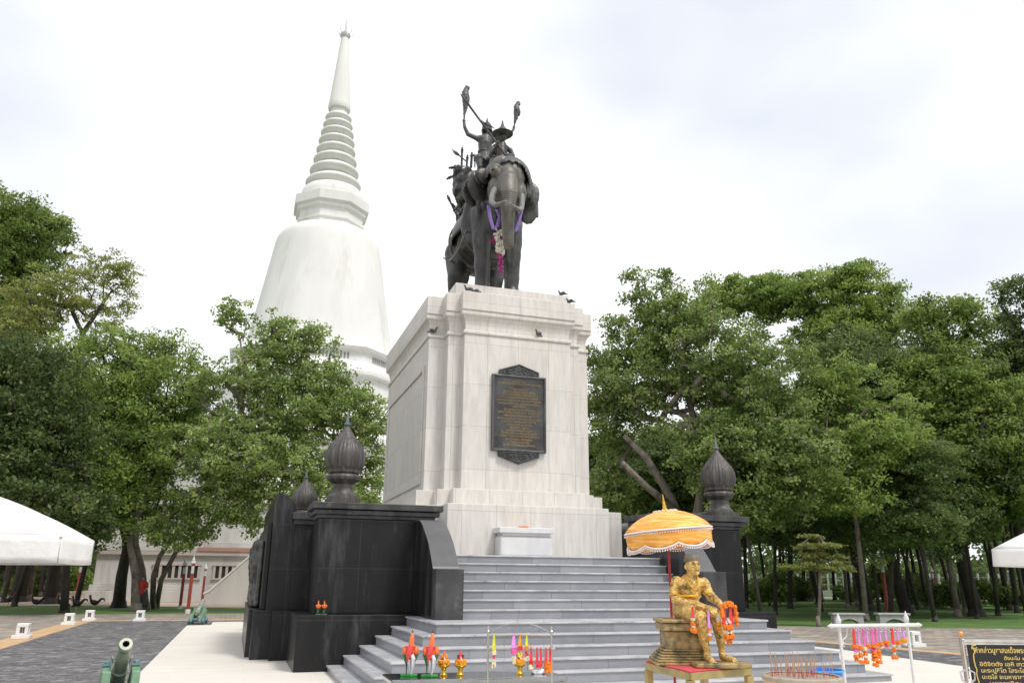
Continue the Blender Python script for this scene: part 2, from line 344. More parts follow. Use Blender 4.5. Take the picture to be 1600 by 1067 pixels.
# the wider part of the flight behind the volutes
# ------------------------------------------------------------------ black granite walls
YC = 2.65
def granite(side):
    s = side; lab = 'left' if s < 0 else 'right'
    t = thing('granite_wall', ('black granite terrace wall with moulded cornice and scrolled end left of the stairs' if s < 0 else
              'black granite terrace wall with scrolled end behind the golden statue and orange parasol'), 'wall', (s*4, 0, 0))
    X = lambda a: s*a
    def bx(mb, x0, x1, y0, y1, z0, z1): mb.box(min(X(x0), X(x1)), max(X(x0), X(x1)), y0, y1, z0, z1)
    LZ = 1.02
    mb = MB()
    poly = [(2.2, -3.62), (5.16, -3.62), (5.16, -1.36), (5.5, -1.36), (5.5, -1.04), (5.87, -1.04), (5.87, -.4), (5.96, -.4),
            (5.96, 2*YC+.4), (5.87, 2*YC+.4), (5.87, 2*YC+1.04), (5.5, 2*YC+1.04), (5.5, 2*YC+1.36), (5.16, 2*YC+1.36), (5.16, 2*YC+3.6), (2.2, 2*YC+3.6)]
    mb.prism([(X(a), b) for a, b in poly], 0, LZ, 'z'); obj('base_ledge', mb, BLACKG, t, bevel=.012)
    # front block and rear block
    for yf, yb in ((-2.95, -2.05), (2*YC+2.05, 2*YC+2.95)):
        mb = MB(); bx(mb, 2.65, 4.83, yf, yb, LZ, 2.82); obj('wall_block', mb, BLACKG, t, bevel=.012)
        mb = MB(); bx(mb, 2.5, 4.88, yf-.05, yb+.05, 2.82, 2.89); bx(mb, 2.42, 4.94, yf-.11, yb+.11, 2.892, 2.98); bx(mb, 2.36, 5.0, yf-.17, yb+.17, 2.995, 3.12)
        obj('cornice', mb, BLACKW, t, bevel=.01)
    # side wall running back
    mb = MB(); bx(mb, 4.5, 5.17, -1.0, 2*YC+1.0, LZ, 2.80); bx(mb, 4.35, 4.8, -2.1, -1.002, LZ, 2.78); obj('side_wall', mb, BLACKG, t, bevel=.012)
    mb = MB(); bx(mb, 4.45, 5.2, -1.06, 2*YC+1.06, 2.80, 2.9); bx(mb, 4.4, 5.24, -1.12, 2*YC+1.12, 2.903, 3.05); obj('cornice', mb, BLACKW, t, bevel=.01)
    # quarter round piers standing outside the side wall
    prof = [(5.14, LZ), (5.14, 2.98)] + [(5.14+.42*(1-cos(a)), 2.98+.48*sin(a)) for a in [R(x) for x in range(10, 91, 10)]] + [(5.63, 3.42), (5.63, LZ)]
    mb = MB(); mb.prism([(X(a), b) for a, b in prof], -.95, 2*YC+.95, 'y'); obj('scrolled_pier', mb, BLACKG, t, smooth=True, ang=40)
    mb = MB(); bx(mb, 5.635, 5.73, -.72, 2*YC+.72, LZ, 2.84); obj('relief_panel', mb, BLACKG, t, bevel=.01)
    # volute at the stair
    pts = [(-2.95, 2.80), (-3.3, 2.80), (-3.48, 2.79), (-3.62, 2.745), (-3.8, 2.67), (-3.98, 2.56), (-4.15, 2.46), (-4.36, 2.32), (-4.54, 2.15), (-4.66, 2.02), (-4.76, 1.90), (-4.82, 1.85)]
    a = [(-2.6, LZ-.02), (-2.6, 2.80)] + pts[0:] + [(-4.84, LZ-.02)]
    mb = MB(); mb.prism([(p[0], p[1]) for p in a], min(X(2.45), X(2.93)), max(X(2.45), X(2.93)), 'x'); obj('scroll', mb, GREYSL if 0 else BLACKG, t, smooth=True, ang=40)
    # worn sloping face on the scroll, light painted in as paler grey, 6 mm proud
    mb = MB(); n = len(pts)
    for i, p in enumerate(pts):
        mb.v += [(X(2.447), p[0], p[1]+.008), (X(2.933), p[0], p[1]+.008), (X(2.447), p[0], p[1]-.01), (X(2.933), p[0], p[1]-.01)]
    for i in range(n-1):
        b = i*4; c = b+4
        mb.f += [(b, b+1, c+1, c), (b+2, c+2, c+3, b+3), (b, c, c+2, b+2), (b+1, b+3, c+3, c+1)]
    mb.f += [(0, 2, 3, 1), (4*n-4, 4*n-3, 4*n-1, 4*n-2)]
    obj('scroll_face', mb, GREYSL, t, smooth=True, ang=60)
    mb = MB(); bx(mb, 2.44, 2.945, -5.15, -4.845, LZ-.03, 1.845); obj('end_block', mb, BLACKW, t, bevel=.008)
    return t
granite(-1); granite(1)
# relief sculpture on the left side
rr = random.Random(5); mb = MB()
for i in range(7):
    y = .55+i*.72; x = -5.85+rr.uniform(0, .05)
    mb.cap([(x, y, 1.1), (x+.02, y+rr.uniform(-.15, .15), 1.55), (x, y, 1.95)], [.10, .11, .15], 8)
    mb.cap([(x, y, 1.95), (x-.04, y+.05, 2.2)], [.15, .12], 8); mb.ell((x-.03, y, 2.42), (.11, .11, .14))
    mb.cap([(x, y, 2.15), (x-.08, y+rr.uniform(-.3, .3), 1.9), (x-.1, y+rr.uniform(-.4, .4), 2.0+rr.uniform(-.2, .5))], [.07, .06, .05], 8)
    mb.cap([(x, y, 1.2), (x-.03, y+rr.uniform(-.35, .35), 1.08)], [.1, .06], 8)
mb.box(-5.83, -5.73, .2, 2*YC-.2, 1.03, 2.5)
o = organic('battle_relief', mb, BRONZE, None, .035, 2, loc=(-5.9, 1, 1.02), disp=(.05, .12))
tag(o, 'dark bronze battle relief of figures fixed to the outer face of the left granite wall', 'relief')
# lotus buds
def lotus(name, x, y, z, label, s=1.0):
    t = thing(name, label, 'finial', (x, y, z), 0, 'lotus bud finials on the granite walls', world=False); t.scale = (.95, .95, .91)
    mb = MB(); mb.box(-.34, .34, -.34, .34, 0, .14); mb.lathe([(.34, .14), (.33, .2), (.27, .25), (.25, .3), (.24, .36)], 32); obj('base', mb, LOTUS, t, smooth=True)
    mb = MB(); mb.lathe([(.22, .36), (.21, .46), (.27, .5), (.36, .56), (.38, .62), (.36, .67), (.30, .69)], 40); obj('collar', mb, LOTUS, t, smooth=True)
    pr = [(.28, .69), (.33, .71), (.34, .75), (.335, .77), (.37, .80), (.415, .88), (.44, .98), (.445, 1.08), (.425, 1.20), (.375, 1.32), (.30, 1.43), (.215, 1.54), (.14, 1.65), (.08, 1.75), (.055, 1.82)]
    mb = MB(); mb.lathe(pr, 120, fl=-.045, nf=30, fz=(.79, 1.75)); obj('bud', mb, LOTUS, t, smooth=True, ang=80)
    mb = MB(); mb.lathe([(.05, 1.815), (.075, 1.84), (.075, 1.87), (.04, 1.89), (.035, 1.97), (.012, 2.15), (.004, 2.2)], 12); obj('spike', mb, mat_spike, t, smooth=True)
    return t
mat_spike = mat('verdigris_spike', (.10, .14, .14), (.16, .20, .19), 8, .5, .3)
l1 = lotus('lotus_bud_finial', -4.36, -2.5, 3.115, 'large fluted black lotus bud finial on the wall left of the pedestal')
l2 = copy_tree(l1, loc=(-4.42, 2*YC+2.1, 3.115), label='smaller looking lotus bud half hidden behind the cornice of the left wall')
l3 = copy_tree(l1, loc=(4.62, -2.5, 3.115), label='fluted lotus bud finial on the right wall, beside the orange parasol')

# ------------------------------------------------------------------ the pedestal
YB = 6.2
ped = thing('pedestal', 'tall cream marble pedestal with stepped corners under the elephant statue', 'pedestal', (0, 2, 0))
def redent(levels, z0, z1, mat_, name, bev=.008, smooth=False):
    # levels: list of (half width, front y) from narrow/proud to wide/set back -> one cross shaped prism
    p = []
    for (a, f) in levels: p.append((a, f))
    right = []
    last = None
    for i, (a, f) in enumerate(levels):
        if last is not None: right.append((last[0], f))
        right.append((a, f)); last = (a, f)
    back = [(x, 2*YC - y) for x, y in reversed(right)]
    poly = right + back + [(-x, y) for x, y in reversed(back)] + [(-x, y) for x, y in reversed(right)]
    mb = MB(); mb.prism(poly, z0, z1, 'z'); return mb
SH = [(1.43, -.95), (1.78, -.67), (2.19, -.28)]
o1 = lambda d: [(a+d, f-d) for a, f in SH]
mb = redent([(1.97, -1.87), (2.3, -1.2), (2.75, -.95)], 0, 3.30, MARBLE, ''); obj('base_block', mb, MARBLE, ped, bevel=.01)
mb = redent([(1.70, -1.28), (2.0, -.97), (2.42, -.55)], 3.30, 3.70, MARBLE, ''); obj('plinth_course', mb, MARBLE, ped, bevel=.008)
mb = redent(SH, 3.70, 7.58, MARBLE, ''); obj('shaft', mb, MARBLE, ped, bevel=.008)
cz = [(7.58, .02), (7.63, .055), (7.69, .055)]
mb = redent(o1(.04), 7.581, 7.68, MARBLE, ''); obj('astragal', mb, MARBLE, ped, bevel=.03, segs=3)
# cornice moulding: a smooth cove made as a stack of rings
def stack(mbs, prof, name):
    mb = MB(); ring0 = None
    base = redent(SH, 0, 1, None, ''); n = len(base.v)//2; xy = [(v[0], v[1]) for v in base.v[:n]]
    for z, d in prof:
        for (x, y) in xy:
            # move every corner outward along both axes
            lev = min(range(3), key=lambda i: abs(abs(x)-SH[i][0]))
            sy = -1 if y < YC else 1
            mb.v.append((x + (d if x > 0 else -d), y + sy*d, z))
    m = len(prof)
    for i in range(m-1):
        for k in range(n):
            mb.f.append((i*n+k, i*n+(k+1) % n, (i+1)*n+(k+1) % n, (i+1)*n+k))
    mb.f += [tuple(range(n-1, -1, -1)), tuple(range((m-1)*n, m*n))]
    return mb
prof = [(7.681, -.03), (7.82, -.025), (7.95, .0), (8.03, .04), (8.07, .09), (8.10, .10), (8.185, .10), (8.19, .02)]
obj('cove', stack(None, prof, ''), MARBLE, ped)
mb = redent([(1.42+.03, -.98), (1.77+.03, -.70), (2.18+.03, -.30)], 8.19, 8.67, MARBLE, '')
mb2 = redent([(1.53, -1.08), (1.88, -.80), (2.29, -.41)], 8.19, 8.67, MARBLE, ''); obj('cornice', mb2, MARBLE, ped, bevel=.01)
mb = MB(); mb.box(-1.59, 1.59, -.537, 2*YC+.537, 8.671, 9.075); obj('top_slab', mb, MARBLE, ped, bevel=.01)
# recessed panel frame on the left (west) and right faces
for s in (-1, 1):
    mb = MB()
    x0, x1 = sorted((s*2.19, s*2.235))
    for (ya, yb_, za, zb) in ((.05, .21, 3.9, 6.95), (5.1, 5.26, 3.9, 6.95), (.21, 5.1, 6.80, 6.95), (.21, 5.1, 3.9, 4.05)):
        mb.box(x0, x1, ya, yb_, za, zb)
    obj('panel_frame', mb, MARBLE, ped, bevel=.01)
# plaque on the front
pq = thing('inscription_plaque', 'dark bronze plaque with gold lettering and scrollwork ends on the pedestal front', 'plaque', (0, -.95, 5.6))
mb = MB(); mb.box(-.66, .66, -1.02, -.951, 4.72, 6.54); obj('panel', mb, PLAQUE, pq)
mb = MB()
for a in ((-.71, -.66, 4.67, 6.59), (.66, .71, 4.67, 6.59), (-.66, .66, 4.67, 4.72), (-.66, .66, 6.54, 6.59)): mb.box(a[0], a[1], -1.05, -.951, a[2], a[3])
obj('frame', mb, BRONZE_G, pq, bevel=.01)
for s, z in ((1, 6.592), (-1, 4.668)):
    mb = MB(); mb.prism([(-.53, z), (.53, z), (.53, z+s*.12), (0, z+s*.30), (-.53, z+s*.12)], -1.04, -.951, 'y'); e_ = obj('end_ornament', mb, PLAQUE_O, pq, bevel=.012)
    mb = MB()
    for sx in (-1, 1):
        for cx, cz_, r0 in ((.14, .10, .07), (.30, .08, .055), (.42, .06, .035)):
            pts = [(sx*(cx+r0*(1-t/9)*cos(t*.9)), -1.05, z+s*(cz_+r0*(1-t/9)*sin(t*.9))) for t in range(9)]
            mb.tube(pts, .012, 5)
    for a, b in (((-.5, .025), (.5, .025)), ((-.5, .11), (0, .275)), ((.5, .11), (0, .275)), ((-.5, .025), (-.5, .11)), ((.5, .025), (.5, .11))):
        mb.tube([(a[0], -1.05, z+s*a[1]), (b[0], -1.05, z+s*b[1])], .012, 5)
    obj('scrollwork', mb, BRONZE_G, e_, smooth=True)
def text_mesh(body, size, align='CENTER'):
    c = bpy.data.curves.new('t', 'FONT'); c.body = body; c.size = size; c.align_x = align; c.extrude = .002; c.offset = size*.008
    o = bpy.data.objects.new('t', c); COL.objects.link(o)
    dg = bpy.context.evaluated_depsgraph_get(); dg.update()
    me = bpy.data.meshes.new_from_object(o.evaluated_get(dg)); bpy.data.objects.remove(o)
    vs = [v.co.copy() for v in me.vertices]; fs = [tuple(p.vertices) for p in me.polygons]; bpy.data.meshes.remove(me)
    return vs, fs
lines = [(6.44, .34, 'พระบรมราชานุสรณ์'), (6.38, 1.14, 'ดอนเจดีย์ จังหวัดสุพรรณบุรี สร้างขึ้นเพื่อเทิดพระเกียรติ'), (6.24, .50, 'สมเด็จพระนเรศวรมหาราช'), (6.17, .84, 'ผู้ทรงกอบกู้อิสรภาพของชาติไทย'), (6.10, .9, 'ทรงกระทำยุทธหัตถีมีชัยชนะแก่พระมหาอุปราชา'),
         (6.03, .98, 'ณ ตำบลหนองสาหร่าย เมืองสุพรรณบุรี เมื่อวันจันทร์'), (5.95, 1.16, 'เดือนยี่ แรมสองค่ำ ปีมะโรง จุลศักราช พระองค์โปรดให้สร้างพระเจดีย์'), (5.87, 1.10, 'ครอบพระศพไว้ ณ ที่นั้น เป็นอนุสรณ์แห่งชัยชนะ'), (5.80, .34, 'ของชาติไทย'), (5.72, .82, 'รัฐบาลและประชาชนชาวไทยได้ร่วมใจกัน'),
         (5.65, 1.12, 'บูรณะพระเจดีย์และสร้างพระบรมราชานุสาวรีย์นี้ขึ้นไว้'), (5.57, .80, 'เพื่อเป็นที่สักการะบูชา'), (5.49, 1.14, 'พระบาทสมเด็จพระเจ้าอยู่หัวเสด็จพระราชดำเนินมาทรงประกอบพิธี'), (5.42, .90, 'บวงสรวงและเปิดพระบรมราชานุสาวรีย์'), (5.34, .66, 'เมื่อวันอาทิตย์ที่ ๒๕ มกราคม'), (5.27, .5, 'พุทธศักราช ๒๕๐๒'),
         (5.20, .66, 'ขอพระบารมีปกเกล้า'), (5.13, .94, 'ให้ชาติไทยมีความเจริญรุ่งเรืองสืบไป'), (5.06, 1.02, 'ขอประชาชนทั้งปวงจงรำลึกถึงพระคุณ'), (4.98, .70, 'ผู้เสียสละเพื่อชาติบ้านเมือง'), (4.91, .50, 'ตลอดกาลนาน'), (4.84, .82, 'จารึกไว้เป็นอนุสรณ์')]
mb = MB()
for z, wd, tx in lines:
    vs, fs = text_mesh(tx, .075)
    xs = [v.x for v in vs]; k = wd/max(.01, max(xs)-min(xs)); k = min(k, 1.6)
    cx = (max(xs)+min(xs))/2
    mb.add([((v.x-cx)*k, -1.024-v.z, z-.03+v.y) for v in vs], fs)
obj('lettering', mb, GOLDT, pq)
# small white altar in front of the pedestal
alt = thing('altar_block', 'small polished white marble altar against the pedestal base at the stair top', 'altar', (-.25, -2.1, 2.145))
a0, a1 = AY(781, 867, -2.3).x, AY(865, 868, -2.3).x
mb = MB(); mb.box(a0, a1, -2.3, -1.88, 2.146, 2.60); obj('body', mb, MARBLE_W, alt, bevel=.06, segs=3)
mb = MB(); mb.box(a0+.06, a1-.06, -2.27, -1.88, 2.60, 2.66); obj('neck', mb, MARBLE_W, alt)
mb = MB(); mb.box(a0-.03, a1+.0, -2.36, -1.88, 2.66, 2.78); obj('top', mb, MARBLE_W, alt, bevel=.012)
mb = MB(); mb.lathe([(.10, 0), (.13, .02), (.1, .04), (.02, .05)], 20, AY(818, 822, -2.15)); mb.v = [(x, y, z-mb.v[0][2]+2.781) for x, y, z in mb.v]
o = obj('offering_dish', mb, ORANGE, loc=mb.v[0], smooth=True); tag(o, 'flat orange offering lying on the white altar top', 'offering')

# ------------------------------------------------------------------ the elephant statue
ES = thing('elephant_statue', 'dark bronze war elephant statue with two riders on top of the pedestal', 'statue', (-.18, 1, 9.075))
Z0 = 9.075; X0 = -.2
def P(x, y, z): return (X0+x, y, Z0+z)
mb = MB()
mb.ell(P(0, 1.45, 2.35), (.86, 1.5, .88), 20); mb.ell(P(0, .5, 2.3), (.70, .75, .9), 20); mb.ell(P(0, 2.45, 2.35), (.90, .8, .88), 20)
mb.ell(P(0, .1, 2.95), (.5, .65, .68), 16)
for sx, dy in ((-1, 0), (1, .15)):
    mb.cap([P(sx*.42, .45+dy, 2.5), P(sx*.45, .3+dy, 1.75), P(sx*.46, .25+dy, 1.15), P(sx*.45, .28+dy, .4), P(sx*.45, .24+dy, .10)], [.40, .31, .235, .205, .24], 16)
    mb.lathe([(.26, 0), (.27, .06), (.24, .16)], 18, P(sx*.45, .22+dy, 0))
    ho = -.12 if sx > 0 else 0
    mb.cap([P(sx*.55, 2.5, 2.1), P(sx*.60+ho, 2.35, 1.35), P(sx*.60+ho, 2.6, .65), P(sx*.58+ho, 2.6, .12)], [.46, .34, .23, .25], 16)
    mb.lathe([(.27, 0), (.28, .06), (.25, .16)], 18, P(sx*.58+ho, 2.58, 0))
mb.cap([P(0, 3.2, 2.7), P(-.05, 3.4, 2.2), P(-.1, 3.35, 1.4)], [.09, .06, .04], 8)
mb.cap([P(-.7, .7, 2.9), P(-.78, .75, 2.3), P(-.66, .6, 1.7)], [.2, .22, .16], 10); mb.cap([P(-.52, .1, 2.6), P(-.55, .25, 2.1)], [.2, .16], 10)
organic('body', mb, BRONZE, ES, .04, 3, disp=(.035, .25))
for sx, dy in ((-1, 0), (1, .15)):
    for a in (-55, -20, 15, 50):
        mb = MB(); mb.ell(P(sx*.45+.24*sin(R(a)), .22+dy-.24*cos(R(a)), .07), (.055, .04, .07)); obj('toenail', mb, BRONZE_L, ES, smooth=True, ang=180)
pass
mb = MB()
hx = lambda y: .06 + .30*(y+.3)      # the head is turned towards the viewer
mb.ell(P(hx(-.3), -.30, 3.32), (.50, .58, .62), 18)
for sx in (-1, 1):
    mb.ell(P(hx(-.42)+sx*.19, -.42, 3.68), (.27, .33, .28), 14)
    mb.ell(P(hx(-.66)+sx*.40, -.66+sx*.08, 3.30), (.14, .17, .17), 12)
    mb.ell(P(hx(-.66)+sx*.36, -.70+sx*.08, 3.42), (.16, .12, .07), 12)
    mb.ell(P(hx(-.78)+sx*.27, -.76, 2.66), (.18, .2, .32), 12)
    mb.ell(P(hx(-.45)+sx*.33, -.45, 2.88), (.24, .3, .42), 12)
mb.ell(P(hx(-.75), -.75, 3.02), (.33, .32, .52), 14)
mb.cap([P(hx(-.85), -.86, 2.95), P(-.13, -1.0, 2.55), P(-.15, -1.08, 2.1), P(-.15, -1.05, 1.7), P(-.12, -1.0, 1.3), P(-.10, -.96, 1.08)], [.31, .25, .205, .18, .16, .145], 16)
mb.ell(P(hx(-.55), -.55, 2.35), (.22, .28, .25))
o_h = organic('head', mb, BRONZE_L, ES, .03, 3)
mb = MB()
for sx in (-1, 1):
    mb = MB(); mb.ell(P(hx(-.76)+sx*.44, -.77+sx*.08, 3.27), (.05, .055, .04)); obj('eye', mb, BRONZE, o_h, smooth=True)
mb = MB()
for k in range(22):      # rings of wrinkles round the trunk
    t = k/21; z = 2.5-t*1.4
    rad = .243-.095*t; y = -1.02-.06*sin(t*pi)+.05*t*t
    mb.tube([P(-.14+.03*t*t+rad*1.0*cos(a), y+rad*1.0*sin(a), z+.02*cos(a*2)) for a in [pi+pi*j/10 for j in range(11)]], .004, 5)
obj('trunk_wrinkles', mb, BRONZE, o_h, smooth=True)
# tusks
def up(u, v, y): return AY(u, v, y)
for pts, rs_ in (([(773, 296, -.85), (769, 306, -1.0), (768, 316, -1.2), (774, 321, -1.5), (783, 318, -1.75), (791, 314, -1.95)], (.085, .085, .08, .07, .055, .03)),
                 ([(815, 306, -.85), (815, 318, -1.0), (814, 326, -1.2), (811, 328, -1.4), (806, 325, -1.6), (801, 321, -1.75)], (.085, .085, .08, .07, .055, .03))):
    mb = MB(); mb.tube([up(*p) for p in pts], rs_, 12); obj('tusk', mb, TUSK, ES, smooth=True)
# ears
mb = MB()
mb.ell(P(-.72, -.02, 3.12), (.42, .07, .50), 16, (0, R(-24), R(28))); mb.ell(P(-.92, .08, 2.85), (.26, .05, .34), 12, (0, R(-30), R(20))); mb.ell(P(-.62, .02, 2.62), (.16, .07, .36), 12, (0, R(-8), R(20))); mb.ell(P(-.55, -.14, 3.42), (.30, .10, .26), 12, (0, 0, R(20))); mb.cap([P(-.45, -.22, 3.62), P(-.8, -.1, 3.55), P(-1.05, .06, 3.2), P(-1.12, .12, 2.85)], [.06, .05, .045, .03], 8)
organic('ear', mb, BRONZE, ES, .03, 2)
mb = MB()
mb.ell(P(.76, -.02, 3.05), (.36, .08, .50), 16, (0, R(14), R(-22))); mb.ell(P(.80, .0, 2.62), (.28, .06, .42), 12, (0, R(6), R(-10))); mb.ell(P(.95, .02, 2.72), (.14, .05, .36), 10); mb.ell(P(.58, -.14, 3.4), (.30, .10, .3), 12, (0, 0, R(-20))); mb.cap([P(.5, -.2, 3.62), P(.86, -.08, 3.5), P(1.05, .0, 3.15), P(1.10, .02, 2.5)], [.06, .05, .045, .03], 8)
organic('ear', mb, BRONZE, ES, .03, 2)
# cloth over the head
def shell(name, cen, rad, keep, mat_, parent, n=48, th=.035, wob=.0):
    mb = MB(); m = n//2; idx = {}
    cen = Vector(cen)
    for i in range(m+1):
        ph = -pi/2+pi*i/m
        for k in range(n):
            a = 2*pi*k/n
            d = Vector((cos(ph)*cos(a), cos(ph)*sin(a), sin(ph)))
            wv = 1+wob*sin(9*a)*cos(ph)**2
            idx[(i, k)] = len(mb.v); mb.v.append(tuple(cen+Vector((d.x*rad[0], d.y*rad[1], d.z*rad[2]))*wv))
    for i in range(m):
        for k in range(n):
            q = [(i, k), (i, (k+1) % n), (i+1, (k+1) % n), (i+1, k)]
            c_ = sum((Vector(mb.v[idx[j]]) for j in q), Vector())/4
            if keep(c_-cen): mb.f.append(tuple(idx[j] for j in q))
    used = sorted({i for f in mb.f for i in f}); mp_ = {o: i for i, o in enumerate(used)}
    mb.v = [mb.v[i] for i in used]; mb.f = [tuple(mp_[i] for i in f) for f in mb.f]
    o = obj(name, mb, mat_, parent, smooth=True, ang=180)
    s = o.modifiers.new('solid', 'SOLIDIFY'); s.thickness = th; s.offset = 1
    return o
hc = shell('head_cloth', P(.09, -.16, 3.33), (.66, .74, .70), lambda d: d.z > .26+.02*sin(d.x*30)-(1.5*max(0, d.x-.22))-(.9*max(0, -d.x-.3))-(.8*max(0, d.y)) and d.z > -.35, BRONZE_G, ES, 72)
mb = MB()
for u, v, y in ((831, 292, -.38), (826, 284, -.5)):
    p = AY(u, v, y); mb = MB(); mb.cap([p, p+Vector((0, 0, -.12)), p+Vector((0, 0, -.42))], [.05, .10, .09], 8); obj('tassel', mb, BRONZE, hc, smooth=True)
sc_ = shell('saddle_cloth', P(0, 1.6, 2.35), (.95, 1.35, .95), lambda d: d.z > -.12 and abs(d.y) < .95, BRONZE, ES, 56, .03, .01)
mb = MB()
for y, zc, rx, rz in ((.55, 2.3, .76, .95), (1.0, 2.33, .86, .93), (2.2, 2.33, .93, .92)):
    mb.tube([P(rx*1.03*cos(a), y+.12*sin(a), zc+rz*1.03*sin(a)) for a in [2*pi*j/40 for j in range(41)]], .028, 6)
mb.tube([P(-.93*cos(R(a)), 1.0+2.0*t, 1.9+.25*t-.3*sin(pi*t)) for t, a in [(j/10, 10-25*(j/10-.5)**2) for j in range(11)]], .025, 6)
mb.tube([P(-.86-.06*sin(pi*t), .5+2.3*t, 2.0-.35*sin(pi*t)) for t in [j/10 for j in range(11)]], .03, 6)
obj('harness_straps', mb, BRONZE_L, ES, smooth=True)
# howdah with weapons
hw = MB()
hw.box(X0-.55, X0+.55, 1.45, 2.75, Z0+3.22, Z0+3.42); hw.box(X0-.62, X0-.5, 1.4, 2.8, Z0+3.42, Z0+3.62); hw.box(X0+.5, X0+.62, 1.4, 2.8, Z0+3.42, Z0+3.62)
hw.box(X0-.62, X0+.62, 2.72, 2.84, Z0+3.42, Z0+3.9)
hwo = obj('howdah', hw, BRONZE_G, ES, bevel=.02)
for y in (1.45, 1.8, 2.15, 2.5, 2.8):
    for sx in (-1, 1):
        mb = MB(); mb.lathe([(.035, 0), (.05, .05), (.03, .1), (.05, .18), (.03, .24)], 8, P(sx*.57, y, 3.2)); obj('baluster', mb, BRONZE, hwo, smooth=True)
for sx in (-.68, .68):
    mb = MB(); mb.tube([P(sx, 1.35, 3.65), P(sx, 2.0, 3.56), P(sx, 2.85, 3.72)], .04, 8); obj('howdah_rail', mb, BRONZE, hwo, smooth=True)
def pole(u0, v0, u1, v1, y, r_=.022, fin=True, y1=None):
    mb = MB(); a, b = AY(u0, v0, y), AY(u1, v1, y1 if y1 is not None else y); mb.tube([a, b], r_, 8)
    if fin:
        d = (b-a).normalized()
        for t, q in ((-.02, .045), (.05, .05), (.12, .035), (.2, .012)): mb.ell(b+d*t, q, 8)
    return mb
obj('lance', pole(721, 268, 722, 237, 1.9, .035), BRONZE, hwo, smooth=True)
for a in ((736, 262, 737, 245, 1.5, .04), (729, 262, 730, 249, 1.9, .035), (742, 262, 742, 250, 1.5, .02)):
    obj('lance', pole(*a), BRONZE, hwo, smooth=True)
for a in ((726, 260, 708, 262, 1.6, .02), (722, 268, 704, 277, 1.6, .02), (728, 252, 715, 241, 1.8, .022), (716, 342, 702, 312, 1.8, .03), (722, 335, 709, 322, 1.7, .02)):
    obj('spear', pole(*a[:5], a[5], True), BRONZE, hwo, smooth=True)
mb = MB(); mb.tube([AY(u, v, 1.8) for u, v in ((716, 243), (711, 240), (708, 236), (707, 232))], (.03, .03, .02, .006), 6)
obj('curved_blade', mb, BRONZE, hwo, smooth=True)
mb = MB()
for (u, v, y, r_) in ((716, 268, 1.7, .2), (720, 282, 1.55, .24), (716, 298, 1.6, .22), (722, 308, 1.5, .2), (730, 270, 1.4, .2), (728, 292, 1.35, .22), (734, 280, 1.2, .2)):
    p = AY(u, v, y); mb.ell(p, (r_*.75, r_*1.2, r_), 10)
mb.cap([AY(712, 262, 1.8), AY(712, 300, 1.8), AY(720, 322, 1.7)], [.09, .11, .07], 8)
organic('shield_and_quivers', mb, BRONZE, ES, .035, 1, disp=(.09, .12))
# riders
mb = MB(); yk = 1.0
K = lambda u, v, y=yk: AY(u, v, y)
mb.cap([K(757, 254), K(757, 240), K(758, 226), K(759, 217)], [.22, .18, .22, .17], 12)
mb.ell(K(758, 219), (.32, .17, .14), 12); mb.cap([K(760, 214), K(761, 206)], [.07, .07], 8)
mb.ell(K(761, 202, .95), (.105, .125, .145), 12); mb.ell(K(762, 203, .83), (.03, .04, .03), 8)
mb.cap([K(747, 217), K(731, 210, .95), K(726, 199, .9), K(725, 191, .9)], [.085, .07, .055, .045], 8)
mb.ell(K(725, 189, .9), (.06, .05, .075), 8)
mb.cap([K(771, 218), K(789, 217, .95), K(798, 209, .9), K(803, 201, .9)], [.085, .065, .05, .04], 8)
mb.ell(K(803, 199, .9), (.05, .05, .07), 8)
mb.cap([K(755, 254), K(748, 247, .6), K(750, 262, .55), K(748, 268, .6)], [.15, .13, .09, .07], 8)
mb.cap([K(760, 254), K(772, 248, .6), K(772, 262, .55)], [.15, .13, .09], 8)
kg = organic('king_rider', mb, BRONZE_G, ES, .022, 2)
mb = MB(); p = K(761, 200, .95); mb.lathe([(.15, -.12), (.155, -.02), (.14, .06), (.13, .07), (.11, .12), (.07, .17), (.035, .2), (.03, .24), (.008, .34)], 16, p)
for a in range(0, 360, 30): mb.cap([p+Vector((.145*cos(R(a)), .145*sin(R(a)), -.1)), p+Vector((.12*cos(R(a)), .12*sin(R(a)), -.27 if sin(R(a)) > -.3 else -.12))], [.03, .02], 6)
obj('helmet', mb, BRONZE, kg, smooth=True)
mb = MB(); p = K(756, 238); mb.lathe([(.17, -.05), (.19, 0), (.17, .05)], 16, p); mb.tube([K(752, 246, .8), K(740, 243, .9), K(735, 244, 1.0)], (.03, .04, .02), 6); obj('belt', mb, BRONZE, kg, smooth=True)
mb = MB(); ym = .15
mb.cap([K(783, 252, ym), K(783, 238, ym), K(784, 228, ym)], [.22, .19, .15], 12); mb.ell(K(783, 231, ym), (.28, .15, .12), 12)
mb.cap([K(785, 225, ym), K(786, 219, ym)], [.065, .065], 8); mb.ell(K(786, 214, ym), (.10, .12, .14), 12); mb.ell(K(785, 216, ym-.12), (.025, .04, .03), 8)
mb.cap([K(770, 233, ym), K(767, 243, ym-.1), K(777, 226, -.2)], [.085, .07, .045], 8); mb.ell(K(778, 223, -.22), .06, 8)
mb.cap([K(797, 235, ym), K(801, 244, ym-.05), K(790, 242, -.2)], [.085, .08, .05], 8)
mb.cap([K(774, 252, ym), K(770, 256, -.25)], [.17, .12], 8); mb.cap([K(795, 252, ym), K(804, 256, -.2)], [.17, .12], 8)
mh = organic('front_rider', mb, BRONZE, ES, .022, 2)
